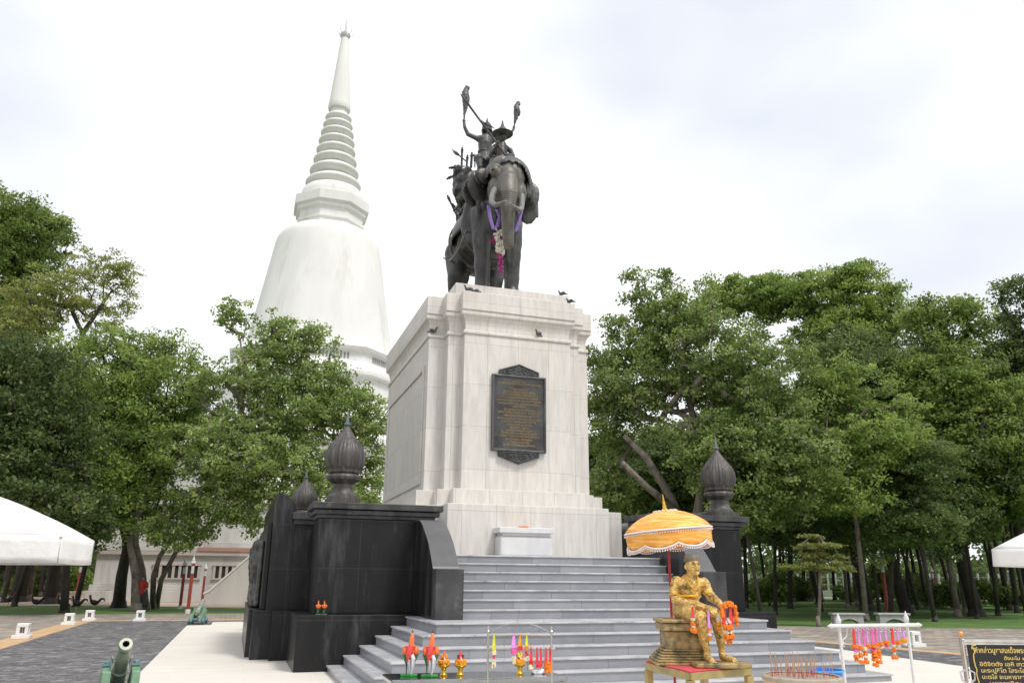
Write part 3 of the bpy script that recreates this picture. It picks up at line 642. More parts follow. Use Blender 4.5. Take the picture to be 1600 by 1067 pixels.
mb = MB(); mb.lathe([(.30, -.02), (.315, 0), (.26, .035), (.17, .07), (.16, .08), (.13, .14), (.08, .22), (.045, .26), (.05, .29), (.025, .33), (.03, .36), (.005, .46)], 24, K(785, 209.5, ym)); obj('brimmed_hat', mb, BRONZE_G, mh, smooth=True, ang=60)
def whisk(pts, rr_, y):
    mb = MB(); ps = [K(u, v, y) for u, v in pts]; mb.cap(ps, rr_, 8)
    r = random.Random(2)
    for i in range(26):
        t = r.uniform(.35, .95); j = min(int(t*(len(ps)-1)), len(ps)-2); f = t*(len(ps)-1)-j
        c = ps[j]*(1-f)+ps[j+1]*f; rad = rr_[j]*(1-f)+rr_[j+1]*f
        mb.ell(c+Vector((r.uniform(-1, 1)*rad, r.uniform(-1, 1)*rad, 0)), (.04, .04, .08), 6)
    return organic('feather_whisk', mb, BRONZE_G, kg, .018, 1, disp=(.03, .05))
whisk([(725, 193), (725.5, 180), (727, 168), (728, 155), (727, 145), (729, 136)], [.026, .032, .075, .12, .11, .05], .9)
whisk([(803, 203), (804, 194), (806, 183), (808, 174), (807, 168), (809, 160)], [.026, .03, .07, .11, .09, .045], .9)
mb = MB(); a = K(722, 150, -.1); b = K(790, 243, -.2); mb.tube([a, b], .032, 8); d = (b-a).normalized()
for t in (.5, .56, .62): mb.ell(a+(b-a)*t, .045, 8)
mb.tube([K(748, 186, -.15), K(757, 193, -.16), K(766, 197, -.17), K(773, 201, -.18)], (.02, .03, .025, .01), 6)
mb.tube([K(722, 150, -.1), K(719, 147, -.1)], (.03, .005), 6)
obj('war_hook', mb, BRONZE, mh, smooth=True)

# purple scarf and garland on the elephant
mb = MB()
for pts in ([(763, 322, -1.0), (766, 342, -.95), (771, 358, -.9), (777, 352, -.85), (781, 338, -.8), (776, 328, -.75)], [(815, 330, -1.0), (811, 346, -1.0), (805, 362, -.95), (801, 350, -.9)]):
    ps = [AY(*p) for p in pts]
    for dx in (-.025, .025): mb.tube([p+Vector((dx, 0, .03*cos(i))) for i, p in enumerate(ps)], (.028,)*len(ps), 6)
o = organic('purple_scarf', mb, PURPLE, None, .018, 1, loc=AY(785, 330, -.9)); tag(o, 'purple silk scarf looped round the elephant tusks and neck', 'scarf')
gt = thing('flower_garland', 'long pink and white flower garland hanging beside the elephant trunk', 'garland', AY(780, 362, -.75))
def blobs(pts, r_, n, seed, sp=1.0):
    mb = MB(); r = random.Random(seed)
    for i in range(n):
        t = r.random()*(len(pts)-1); j = min(int(t), len(pts)-2); f = t-j
        c = Vector(pts[j])*(1-f)+Vector(pts[j+1])*f
        mb.ell(c+Vector((r.uniform(-1, 1), r.uniform(-1, 1), r.uniform(-1, 1)))*r_*sp, r_*r.uniform(.35, .6), 6)
    return mb
G3 = lambda u, v: AY(u-1, v, -.5)
obj('white_flowers', blobs([G3(780, 362), G3(779, 372), G3(782, 385), G3(783, 396)], .085, 150, 1), WHITEF, gt, smooth=True)
obj('pink_flowers', blobs([G3(771, 377), G3(779, 372), G3(784, 376)], .07, 50, 2), DARKR, gt, smooth=True)
obj('pink_tassel', blobs([G3(781, 400), G3(784, 406), G3(783, 412), G3(783, 424)], .06, 70, 3), plain('magenta_flowers', (.38, .03, .20)), gt, smooth=True)

# pigeons
PG = mat('pigeon_feathers', (.045, .045, .052), (.10, .10, .115), 40, .6)
def pigeon(u, v, y, rz, label, z=None, perch=True):
    p = AY(u, v, y) if z is None else Vector(z)
    t = thing('pigeon', label, 'pigeon', p, rz, 'pigeons on the pedestal', world=False); t.scale = (.78,)*3
    mb = MB(); mb.ell((0, 0, .11), (.055, .12, .06), 10, (R(18), 0, 0)); mb.cap([(0, -.08, .14), (0, -.11, .2)], [.035, .028], 8); mb.ell((0, -.12, .215), (.027, .033, .028), 8)
    mb.cap([(0, .08, .09), (0, .2, .06)], [.035, .02], 6)
    organic('body', mb, PG, t, .01, 1)
    mb = MB(); mb.tube([(0, -.145, .212), (0, -.17, .205)], (.008, .002), 6); obj('beak', mb, BRONZE, t)
    for s in (-.02, .02):
        mb = MB(); mb.tube([(s, 0, .07), (s, 0, 0)], .006, 5); obj('leg', mb, REDPOST, t)
    for s in (-1, 1):
        mb = MB(); mb.ell((s*.05, .02, .115), (.012, .11, .045), 8, (R(15), 0, 0)); obj('wing', mb, BRONZE_G, t, smooth=True)
    return t
def pg2(t, p, rz, label): return copy_tree(t, loc=p, rotz=rz, label=label)
pgn = pigeon(0, 0, 0, R(-60), 'pigeon on the ledge above the plaque, below the cornice', z=(.62, -1.02, 7.68))
pgn.location = (AY(841, 520, -.99).x, -1.0, 7.68)
pg2(pgn, (AY(677, 517, -.32).x, -.33, 7.68), R(70), 'pigeon under the cornice at the left corner of the pedestal')
pg2(pgn, (AY(731, 457, -1.0).x, -1.0, 8.67), R(-80), 'pigeon on the cornice corner just left of the elephant foot')
pg2(pgn, (AY(741, 457, -.8).x, -.9, 8.67), R(-120), 'pigeon on the cornice directly below the elephant front foot')
pg2(pgn, (1.42, -.45, 9.075), R(-130), 'pigeon on the top slab at its far right corner')
pg2(pgn, (1.42, -1.0, 8.67), R(-140), 'pigeon on the cornice at its right end, below the top slab')

# ------------------------------------------------------------------ the stupa
CX, CY = .05, 65.35
chd = thing('stupa', 'tall white bell-shaped stupa with ringed spire behind the monument', 'stupa', (CX, CY, 0))
def lz(prof, n=64, rot=0, **k): m_ = MB(); m_.lathe(prof, n, (CX, CY, 0), rot=rot, **k); return m_
pr = [(8.0, 24.0), (7.88, 24.4)]
for t in [i/16 for i in range(17)]:
    z = 24.4+t*12.6; pr.append((7.85-2.15*t**.92, z))
pr += [(5.55, 37.5), (5.2, 38.0), (4.6, 38.45), (3.9, 38.75), (3.4, 38.85)]
obj('bell', lz(pr, 96), WHITEW, chd, smooth=True, ang=60)
o8 = R(22.5)
def oct8(a, z0, z1, b=None): return [(a/cos(R(22.5)), z0), ((b or a)/cos(R(22.5)), z1)]
hm = MB()
for pf in ([(3.6, 38.7), (3.6, 39.3), (3.8, 39.35), (3.8, 39.6), (3.62, 39.65), (3.62, 40.5), (3.95, 40.7), (3.95, 41.1), (4.25, 41.25), (4.25, 42.35), (4.1, 42.4)],):
    hm.lathe([(a*1.03, z) for a, z in pf], 8, (CX, CY, 0), rot=o8)
obj('harmika', hm, WHITEW, chd, bevel=.03)
obj('spire_base', lz([(3.5, 42.4), (3.55, 43.0), (3.4, 43.7), (3.1, 44.0), (2.8, 44.1)], 48), WHITEW, chd, smooth=True)
zs = [44.1, 45.75, 47.25, 48.6, 49.85, 51.0, 52.1, 53.15, 54.1]; rr_ = [3.1, 2.75, 2.45, 2.22, 2.05, 1.88, 1.70, 1.52]
for i in range(8):
    z0, z1 = zs[i], zs[i+1]; h = z1-z0; r0 = rr_[i]
    pf = [(r0*.74, z0)] + [(r0*.74+(r0*.27)*sin(pi*j/10)**.8, z0+h*.05+h*.80*j/10) for j in range(1, 10)] + [(r0*.74, z0+h*.86), (r0*.70, z0+h*.97)]
    obj('spire_ring', lz(pf, 48), WHITEW, chd, smooth=True, ang=50)
obj('spire', lz([(1.0, 54.0), (1.0, 54.6), (1.25, 54.7), (1.32, 55.0), (1.28, 55.4), (1.22, 55.8), (.85, 60), (.45, 64.8)], 40), WHITEW, chd, smooth=True, ang=40)
mb = lz([(.45, 64.7), (.58, 65.0), (.58, 65.3), (.42, 65.6), (.2, 65.8), (.06, 66.0), (.06, 67.0), (.02, 67.6)], 20)
for a in range(0, 360, 45): mb.tube([(CX+.5*cos(R(a)), CY+.5*sin(R(a)), 65.1), (CX+.95*cos(R(a)), CY+.95*sin(R(a)), 65.5), (CX+.9*cos(R(a)), CY+.9*sin(R(a)), 66.0)], .03, 5)
obj('finial', mb, mat('grey_finial', (.5, .5, .5), (.4, .4, .42), 3, .5), chd, smooth=True)
# octagonal stages under the bell
mb = MB(); mb.lathe([(a/cos(R(22.5)), z) for a, z in [(9.6, 15.4), (9.6, 20.3), (10.1, 20.4), (10.1, 20.8), (9.75, 20.9), (9.75, 21.15), (9.35, 21.3), (9.05, 21.9), (8.6, 22.0), (8.6, 23.0), (8.95, 23.15), (9.1, 23.5), (8.75, 23.75), (7.9, 24.3)]], 8, (CX, CY, 0), rot=o8)
obj('octagonal_moulding', mb, WHITEW, chd, bevel=.05)
mb = MB()
for f in range(8):
    a = R(45*f)
    for j in range(-9, 10):
        if abs(j) > 6: continue
        M_ = Matrix.Translation((CX, CY, 0)) @ Matrix.Rotation(a, 4, 'Z')
        mb.box(8.62, 8.66, j*.34-.09, j*.34+.09, 22.3, 22.85, M_)
obj('niche_shade_slabs', mb, mat('niche_shade_grey', (.28, .28, .28), (.2, .2, .2), 4, .9), chd)  # dark slabs on the wall, painting the shade inside the niches
mb = MB(); mb.lathe([(a/cos(R(22.5)), z) for a, z in [(13.5, 7), (13.5, 12.5), (14.2, 13), (14.2, 13.6), (12.6, 14), (11.6, 14.9), (12.0, 15.1), (12.0, 15.5), (9.8, 15.6)]], 8, (CX, CY, 0), rot=o8)
obj('lower_stage', mb, WHITEW, chd, bevel=.05)
# terrace building at its foot
ter = thing('terrace_building', 'white rendered terrace at the stupa foot with slotted openings and a sloping parapet', 'building', (0, 45, 0))
mb = MB()
for z0, z1, d in ((0, .75, .35), (.753, 1.15, .2), (1.153, 3.4, 0), (3.403, 3.75, .25), (3.753, 4.1, .12), (4.103, 6.6, -.6), (6.603, 7.0, -.35)):
    mb.box(-15.4-d, 16-d*0+d, 43-d, 86+d, z0, z1)
tw = obj('wall', mb, WHITED, ter, bevel=.03)
mb = MB(); mb.box(-15.62, 16.2, 42.76, 42.999, 3.15, 3.402); obj('cornice_band', mb, PINK, ter)
mb = MB(); mb.box(-9.0, 3.0, 42.68, 42.74, 3.46, 3.72); obj('terracotta_band', mb, TERRA, ter)
for xa, n_ in ((-11.7, 7), (-7.75, 7)):
    mb = MB(); wd = n_*.42
    mb.box(xa, xa+wd, 42.975, 42.997, 1.62, 2.45); sl_ = obj('opening_shade_panel', mb, SHADOWW, ter)  # flat dark panel painting the shade inside the slotted opening
    mb = MB()
    for j in range(n_+1):
        if j < n_+1: mb.box(xa+j*.42-.09, xa+j*.42+.09, 42.9, 42.974, 1.62, 2.45)
    mb.box(xa-.15, xa+wd+.15, 42.86, 42.974, 2.452, 2.55); mb.box(xa-.15, xa+wd+.15, 42.86, 42.974, 1.52, 1.618)
    obj('baluster', mb, PINK, sl_)
mb = MB(); mb.prism([(-8.05, 0), (-8.05, .62), (-7.75, .78), (-3.2, 5.2), (4, 5.2), (4, 0)], 36.6, 37.1, 'y'); obj('stair_parapet', mb, WHITED, ter, bevel=.03)
mb = MB(); mb.prism([(-8.12, .623), (-7.75, .785), (-3.2, 5.205), (-3.2, 5.32), (-7.8, .9), (-8.12, .74)], 36.55, 37.15, 'y'); obj('parapet_coping', mb, WHITEW, ter, bevel=.02)
mb = MB(); mb.prism([(-7.4, .2), (-3.2, 4.4), (4, 4.4), (4, .2)], 37.1, 42.6, 'y'); obj('stair', mb, WHITED, ter)
#VEG#
# ------------------------------------------------------------------ things in front of the stairs
FH = Vector((sin(YAW), cos(YAW), 0)); RH = Vector((cos(YAW), -sin(YAW), 0))
def AF(u, v, F):                 # point at forward distance F from the camera
    d = ray(u, v); return CAMP + d*(F/d.dot(FH))
def local_t(name, label, cat, p, rz=0, group=None): return thing(name, label, cat, p, rz-YAW, group, world=False)
# steel table
z0 = .80
A, Bq, Cq = AZ(612, 1062, z0), AZ(888, 1056, z0), AZ(597, 1052, z0)
Bv = Bq-A; Cv = Cq-A; Dq = Bq+Cv
tb = thing('steel_table', 'low stainless steel offering table in front of the stairs', 'table', ((A.x+Dq.x)/2, (A.y+Dq.y)/2, 0))
mb = MB(); mb.prism([(A.x, A.y), (Bq.x, Bq.y), (Dq.x, Dq.y), (Cq.x, Cq.y)], z0-.045, z0, 'z'); obj('table_top', mb, STEELTOP, tb, bevel=.012, segs=3)
for p in (A, Bq, Cq, Dq):
    c_ = (A+Dq)/2; q = p+(c_-p)*.07; mb = MB(); mb.tube([(q.x, q.y, .05), (q.x, q.y, z0-.046)], .02, 10); obj('leg', mb, STEEL, tb, smooth=True)
# rooster figures
RO = mat('painted_orange_red', (.78, .20, .04), (.75, .10, .05), 14, .35, stretch=(1, 1, .4)); RG = plain('painted_green', (.02, .16, .06), .4); RGL = plain('bright_green_base', (.03, .32, .05), .5)
RR = plain('painted_red', (.70, .06, .06), .35); RW = mat('painted_white_tail', (.70, .70, .72), (.35, .36, .38), 10, .4, stretch=(8, 8, .4)); RK = plain('painted_dark', (.03, .02, .02), .4)
def rooster(p, label, group, rz=0):
    t = local_t('rooster_figure', label, 'rooster figure', p, rz, group)
    mb = MB(); mb.prism([(-.085, -.02), (-.03, -.035), (.01, -.06), (.045, -.035), (.075, -.03), (.07, .03), (.0, .05), (-.08, .04)], 0, .022, 'z'); obj('base', mb, RGL, t, bevel=.006)
    mb = MB(); mb.ell((0, .0, .2), (.05, .06, .06), 12); mb.cap([(0, .02, .24), (.003, .015, .28), (.006, .02, .33), (.008, .03, .375)], [.04, .027, .024, .014], 12); organic('body', mb, RO, t, .006, 2)
    mb = MB(); mb.tube([(.008, .03, .385), (.008, .055, .375)], (.012, .003), 8); mb.ell((.008, .035, .395), (.005, .015, .015), 8); obj('comb', mb, RK, t, smooth=True)
    for s in (-1, 1):
        mb = MB(); mb.ell((s*.052, 0, .225), (.027, .045, .045), 12); w_ = organic('wing', mb, RO, t, .006, 2)
        mb = MB(); mb.cap([(s*.052, 0, .195), (s*.042, -.01, .15), (s*.032, -.01, .10)], [.026, .018, .008], 8); obj('wing_feathers', mb, RG, w_, smooth=True)
    mb = MB(); mb.cap([(0, -.035, .245), (-.005, -.055, .2), (-.018, -.062, .13)], [.032, .03, .008], 10); mb.tube([(-.05, -.03, .262), (0, -.055, .268), (.05, -.03, .262)], .006, 6); obj('saddle', mb, RR, t, smooth=True)
    mb = MB(); mb.tube([(.015, -.06, .175), (.03, -.08, .183), (.04, -.092, .16), (.036, -.095, .10), (.022, -.09, .03)], (.012, .018, .02, .015, .004), 10); mb.tube([(.0, -.06, .15), (.005, -.07, .10), (.012, -.07, .03)], (.014, .012, .003), 8); obj('tail', mb, RW, t, smooth=True)
    for s in (-.035, .012):
        mb = MB(); mb.tube([(s, 0, .15), (s*.9, .0, .02)], (.008, .004), 6); obj('leg', mb, RK, t, smooth=True)
    return t
pR = AZ(640, 1056, z0)
r1 = rooster(pR, 'tall painted rooster figure with orange neck and white tail, left of the steel table pair', 'painted rooster figures')
r2 = copy_tree(r1, loc=AZ(672, 1057, z0), label='tall painted rooster figure with orange neck, right of the steel table pair')
for i, u in enumerate((497, 506.5)):
    q = AY(u, 956, -3.35); o = copy_tree(r1, loc=(q.x, -3.35, 1.02), rotz=pi-.2, scale=.66, label=('small painted rooster figure on the black ledge, %s of two' % ('left' if i == 0 else 'right')))
def garland(p, wr, lr, rm, fl, label, group, rz=0, strands=1, ddy=0):
    """ribbon of width wr and length lr hanging down from p, then flower balls fl = [(drop, radius, height, material)]"""
    t = local_t('garland', label, 'garland', p, rz, group)
    mb = MB(); n = 6
    for s in range(strands):
        dx = (s-(strands-1)/2)*wr*1.1
        for side in (-1, 1):
            pts = [(dx+side*wr*.12*(k/n), side*.012, -lr*k/n) for k in range(n+1)]
            b0 = len(mb.v)
            for k, q in enumerate(pts):
                ww = wr*(.35+.35*k/n)
                mb.v += [(q[0]-ww/2, q[1]+.003*sin(k), q[2]), (q[0]+ww/2, q[1]-.003, q[2]), (q[0]+ww/2, q[1]+.004, q[2]), (q[0]-ww/2, q[1]+.007, q[2])]
            for k in range(n):
                a_ = b0+4*k
                for j in range(4): mb.f.append((a_+j, a_+(j+1) % 4, a_+4+(j+1) % 4, a_+4+j))
            mb.f += [(b0, b0+1, b0+2, b0+3), (b0+4*n+3, b0+4*n+2, b0+4*n+1, b0+4*n)]
    obj('ribbon', mb, rm, t)
    r = random.Random(len(label)*7)
    for dz, rad, hh, m_ in fl:
        mb = MB()
        for k in range(26):
            a = r.uniform(0, 6.28); q = rad*.62
            mb.ell((q*cos(a), q*sin(a)*.8, -dz+r.uniform(-.5, .5)*hh), rad*r.uniform(.3, .45), 6)
        obj('flower_ring', mb, m_, t, smooth=True)
    return t
# trays with small roosters
def tray(u, v, label, rmat, wmat):
    p = AZ(u, v, z0)
    t = local_t('offering_tray', label, 'offering tray', p, 0, 'gold offering trays')
    mb = MB(); mb.lathe([(.036, 0), (.037, .01), (.026, .02), (.022, .045), (.024, .06), (.034, .07), (.055, .082), (.062, .095), (.06, .1)], 24); obj('dish', mb, GOLDM, t, smooth=True, ang=50)
    mb = MB(); r = random.Random(int(u))
    for k in range(70):
        a = r.uniform(0, 6.28); q = r.uniform(.02, .05); mb.ell((q*cos(a), q*sin(a), .112+r.uniform(-.012, .022)), r.uniform(.012, .018), 6)
    obj('marigolds', mb, YORANGE, t, smooth=True)
    r_ = local_t('small_rooster', label.replace('gold tray of marigolds with', 'little').replace(' on it', '').replace('gold tray of marigolds', 'tray')[:0] or ('little rooster figure with %s wings sitting in the marigolds, %s' % (wmat[1], label.split(', ')[-1])), 'rooster figure', p+Vector((0, 0, .125)), 0, 'little rooster figures')
    mb = MB(); mb.ell((0, 0, .03), (.022, .028, .025), 10); mb.cap([(0, .01, .05), (.0, .012, .07), (0, .015, .09)], [.014, .011, .006], 8); obj('body', mb, rmat, r_, smooth=True)
    for s in (-1, 1):
        mb = MB(); mb.ell((s*.022, 0, .045), (.012, .018, .022), 8); obj('wing', mb, wmat[0], r_, smooth=True)
    mb = MB(); mb.cap([(.008, -.025, .03), (.012, -.035, .015), (.01, -.03, -.002)], [.009, .01, .004], 8); obj('tail', mb, RW, r_, smooth=True)
tray(693, 1055, 'gold tray of marigolds with an orange rooster on it, next to the tall roosters', RO, (YORANGE, 'orange'))
tray(719, 1055, 'gold tray of marigolds with a dark-winged rooster on it, second on the table', RR, (mat('maroon_wing', (.16, .03, .03)), 'maroon'))
tray(812, 1053, 'gold tray of marigolds with a red rooster on it, in front of the steel rack', RR, (RO, 'red'))
# steel rack on the table
F1 = 7.35
pL, pR_ = AF(762, 1050, F1), AF(862, 1050, F1)
rk = local_t('garland_rack', 'thin stainless steel rack of garlands standing on the steel table', 'rack', Vector((pL.x, pL.y, z0)))
wd = (pR_-pL).length; zt = AF(762, 991, F1).z-z0; zm = AF(762, 1012, F1).z-z0
for x in (0, wd):
    mb = MB(); mb.tube([(x, 0, 0), (x, 0, zt+.02)], .010, 10); mb.lathe([(.012, zt+.02), (.016, zt+.03), (.01, zt+.04), (.012, zt+.05), (.003, zt+.075)], 10, (x, 0, 0)); obj('post', mb, STEEL, rk, smooth=True)
for z, x1 in ((zt, wd), (zm, wd+.03)):
    mb = MB(); mb.tube([(0, 0, z), (x1, 0, z)], .009, 10); obj('rail', mb, STEEL, rk, smooth=True)
mb = MB()
for k in range(4): mb.tube([(.14+.05*k*2.3, .01, 0), (.14+.05*k*2.3, .01, zt+.10+.03*(k % 2))], .002, 4)
mb.tube([(x, .01, zt+.10-.22*(x/wd-.5)**2*4*.4) for x in [wd*j/12 for j in range(13)]], .002, 4)
obj('wire', mb, STEEL, rk)
def rkp(u, z): return Vector((AF(u, 1000, F1-.03).x, AF(u, 1000, F1-.03).y, z0+z))
GR = 'garlands on the steel rack'
garland(rkp(772, zt+.01), .035, .13, YELR, [(.15, .022, .03, LYEL), (.19, .015, .02, REDR), (.25, .02, .05, LYEL)], 'long yellow-ribboned garland at the left end of the steel rack', GR)
garland(rkp(803, zt+.015), .05, .12, MAGR, [(.145, .03, .03, PINKR), (.22, .02, .06, LYEL)], 'mauve-ribboned garland behind the front tray on the steel rack', GR)
garland(rkp(812.6, zt+.01), .035, .10, YORANGE, [(.115, .025, .03, REDR), (.17, .02, .04, YELR)], 'orange and gold garland on the steel rack right of the mauve one', GR)
garland(rkp(823, zt+.01), .03, .10, YELR, [(.11, .02, .03, YORANGE), (.16, .018, .03, REDR), (.20, .02, .04, LYEL)], 'short yellow garland in the middle of the steel rack', GR)
garland(rkp(830, zm+.01), .03, .11, REDR, [(.12, .02, .03, REDR), (.155, .024, .03, LYEL)], 'red-ribboned garland with a cream flower ring on the lower rail', GR)
garland(rkp(842, zm+.01), .03, .13, REDR, [(.14, .028, .03, REDR)], 'double red-ribboned garland on the lower rail', GR, strands=2)
garland(rkp(856, zm+.01), .03, .12, REDR, [(.135, .035, .05, ORANGE), (.18, .035, .04, ORANGE)], 'red-ribboned garland with orange marigolds beside the right rack post', GR, strands=2)
mb = MB(); p = AZ(842, 1052, z0); mb.ell(p+Vector((0, 0, .01)), (.08, .05, .02), 12); mb.ell(p+Vector((.03, 0, .02)), (.05, .03, .025), 10); mb.ell(p+Vector((-.04, .01, .018)), (.04, .03, .022), 10)
o = organic('crumpled_foil', mb, mat('silver_foil', (.75, .75, .76), (.35, .35, .36), 30, .3, .6, 1, 40), None, .006, 1, loc=p, disp=(.03, .03)); tag(o, 'crumpled silver foil lying on the steel table under the rack', 'foil')

# golden seated statue on its table
ZT = AF(1088, 1035, 8.05).z
c1, c2, c3_ = AZ(1009, 1032, ZT), AZ(1077, 1048, ZT), AZ(1173, 1040, ZT)
c4_ = c1+(c3_-c2)
gtb = thing('gold_table', 'square table with worn gold painted legs and red cloth top under the golden statue', 'table', ((c1.x+c3_.x)/2, (c1.y+c3_.y)/2, 0))
qs = [c1, c2, c3_, c4_]; cen = (c1+c3_)/2
mb = MB(); mb.prism([(q.x, q.y) for q in qs], ZT-.012, ZT, 'z'); obj('cloth_top', mb, mat('red_cloth', (.62, .07, .09), (.5, .05, .07), 10, .8), gtb, bevel=.004)
mb = MB()
for i in range(4):
    a, b = qs[i], qs[(i+1) % 4]; a = a+(cen-a)*.02; b = b+(cen-b)*.02; d = (b-a).normalized(); n_ = Vector((-d.y, d.x, 0))*.02
    mb.prism([((a-n_).x, (a-n_).y), ((b-n_).x, (b-n_).y), ((b+n_).x, (b+n_).y), ((a+n_).x, (a+n_).y)], ZT-.075-.0005*i, ZT-.0125-.0005*i, 'z')
obj('apron', mb, GOLDTABLE, gtb, bevel=.004)
for q in qs:
    d = (cen-q); p_ = q+d*.05
    ang = math.atan2((c2-c1).y, (c2-c1).x)
    M_ = Matrix.Translation((p_.x, p_.y, 0)) @ Matrix.Rotation(ang, 4, 'Z')
    mb = MB(); mb.box(-.032, .032, -.032, .032, .05, ZT-.078, M_); obj('leg', mb, GOLDTABLE, gtb, bevel=.004)
SP = AZ(1088, 1035, ZT); FS = (SP-CAMP).dot(FH)
sc_l, sc_v = FPX*1.055/FS, FPX*1.055*1.055/FS
def S(u, v, y=0): return ((u-1088)/sc_l + (v-1034)*(-.068)/sc_l, y, (1034-v)/sc_v)
gs = local_t('seated_statue', 'gold leaf covered statue of a seated man on a stepped throne under the orange parasol', 'statue', SP)
mb = MB()
pel = S(1073, 952, .02)
mb.cap([S(1073, 955, .04), S(1075, 940, .03), S(1077, 926, .0), S(1077, 914, .0)], [.105, .088, .105, .112], 14)
mb.ell(S(1077, 912, 0), (.165, .09, .075), 14); mb.cap([S(1078, 906, 0), S(1079, 896, -.015)], [.055, .052], 10)
# head
hd = Vector(S(1079, 882, -.03))
mb.ell(hd, (.070, .085, .095), 14); mb.ell(hd+Vector((.012, -.035, -.05)), (.052, .055, .055), 12); mb.ell(hd+Vector((.02, -.09, -.012)), (.012, .02, .022), 8)
mb.ell(hd+Vector((-.070, .0, -.015)), (.012, .02, .03), 8); mb.ell(hd+Vector((.069, .005, -.015)), (.010, .018, .028), 8)
mb.ell(hd+Vector((.018, -.085, .022)), (.05, .014, .010), 8); mb.ell(hd+Vector((.018, -.082, -.048)), (.024, .014, .008), 8); mb.ell(hd+Vector((.018, -.07, -.082)), (.028, .025, .02), 8)
# arms
mb.cap([S(1056, 909, .0), S(1051, 924, .0), S(1053, 937, -.05), S(1066, 941, -.16), S(1080, 942, -.24)], [.058, .047, .045, .036, .028], 12)
mb.cap([S(1098, 911, .0), S(1104, 922, .0), S(1107, 931, -.05), S(1112, 938, -.18), S(1114, 943, -.27)], [.060, .050, .045, .036, .028], 12)
# hands: palms with bent fingers
for (u, v, y, sx) in ((1083, 943, -.27, 1), (1114, 945, -.30, -1)):
    p = Vector(S(u, v, y)); mb.ell(p, (.034, .04, .018), 10)
    for k in range(4):
        q = p+Vector(((k-1.5)*.017, -.03, 0)); L_ = (.034, .042, .04, .03)[k]
        mb.cap([q, q+Vector((0, -L_*.6, -.003)), q+Vector((0, -L_*.85, -L_*.6))], [.0095, .009, .0075], 6)
    mb.cap([p+Vector((-sx*.03, 0, 0)), p+Vector((-sx*.045, -.025, -.008)), p+Vector((-sx*.035, -.045, -.018))], [.011, .010, .008], 6)
# legs
mb.cap([S(1064, 955, .02), S(1070, 957, -.15), S(1081, 962, -.33)], [.086, .08, .062], 14)
mb.cap([S(1081, 962, -.33), S(1083, 975, -.33), S(1087, 990, -.31), S(1092, 1010, -.30), S(1093, 1018, -.30)], [.062, .053, .05, .033, .032], 12)
mb.cap([S(1080, 955, .02), S(1092, 955, -.13), S(1104, 957, -.28)], [.086, .076, .06], 14)
mb.cap([S(1104, 957, -.28), S(1109, 972, -.28), S(1113, 988, -.27), S(1116, 1008, -.26), S(1117, 1018, -.26)], [.06, .052, .05, .033, .032], 12)
for (a, b_) in (((1093, 1021, -.30), (1094, 1024, -.44)), ((1118, 1021, -.26), (1130, 1024, -.36))):
    mb.cap([S(*a), S(*b_)], [.036, .026], 10)
    pa, pb = Vector(S(*a)), Vector(S(*b_)); d = (pb-pa).normalized(); sd_ = Vector((d.y, -d.x, 0))
    for k in range(5): q = pb+sd_*((k-2)*.014)-Vector((0, 0, .008)); mb.cap([q, q+d*(.035-.004*abs(k-1))], [.009, .008], 6)
gb = organic('body', mb, GOLD, gs, .0085, 2, disp=(.012, .03))
mb = MB()
for s in (-1, 1): mb.tube([Vector(S(1077, 900, -.075))+Vector((s*.05, 0, 0)), Vector(S(1078, 912, -.115))+Vector((s*.045, 0, 0)), Vector(S(1080, 922, -.125))], .008, 6)
mb.tube([Vector(S(1072, 931, 0))+Vector((.125*cos(a), .11*sin(a), .0)) for a in [2*pi*j/24 for j in range(25)]], .014, 8)
for sx, u, v in ((1, 1052, 928), (1, 1105, 926)): mb.tube([Vector(S(u, v, -.02))+Vector((.056*cos(a), .056*sin(a), 0)) for a in [2*pi*j/14 for j in range(15)]], .008, 6)
obj('sash_and_collar', mb, GOLDM, gb, smooth=True)
mb = MB()
mb.lathe([(.075, -.028), (.078, .0), (.074, .03), (.062, .045), (.0, .05)], 20, hd+Vector((-.002, .012, .055)), M=Matrix.Diagonal((1, 1.12, 1, 1)))
obj('hair', mb, HAIRC, gs, smooth=True, ang=60)
# eyes and brows
mb = MB()
for s in (-1, 1):
    mb.ell(hd+Vector((.018+s*.026, -.079, .008)), (.012, .008, .005), 8); mb.tube([hd+Vector((.018+s*.01, -.088, .026)), hd+Vector((.018+s*.026, -.09, .03)), hd+Vector((.018+s*.042, -.08, .024))], .004, 5)
mb.tube([hd+Vector((-.002, -.094, -.046)), hd+Vector((.018, -.099, -.049)), hd+Vector((.038, -.094, -.046))], .004, 5)
obj('face_details', mb, HAIRC, gb, smooth=True)
# throne
def thr(x0, x1, y0, y1, z0_, z1_): m_ = MB(); m_.box(x0, x1, y0, y1, z0_, z1_); return m_
def Zv(v): return (1034-v)/sc_v
xs0 = (1030-1088)/sc_l+.0; xs1 = (1103-1088)/sc_l
mb = MB(); mb.box(xs0, xs1, -.22, .22, Zv(972), Zv(966)); mb.box(xs0+.015, xs1-.01, -.205, .205, Zv(984), Zv(972.5)); mb.box(xs0+.05, xs1-.03, -.17, .17, Zv(1012), Zv(984.5))
obj('seat_block', mb, GOLDB, gs, bevel=.012)
mb = MB()
for k in range(6): mb.box(xs0-.065+k*.018, xs1+.03-k*.01, -.27+k*.02, .27-k*.02, Zv(1034.5)+.001+k*.022+.0005*k, Zv(1034.5)+.001+(k+1)*.022)
obj('stepped_base', mb, GOLDB, gs, bevel=.008)
mb = MB(); mb.box((1070-1088)/sc_l, (1150-1088)/sc_l, -.52, -.27, .001, .045); obj('footplate', mb, GOLDB, gs, bevel=.012)
def sg(u, v, y):
    q = S(u, v, y); return SP+RH*q[0]+FH*q[1]+Vector((0, 0, q[2]))
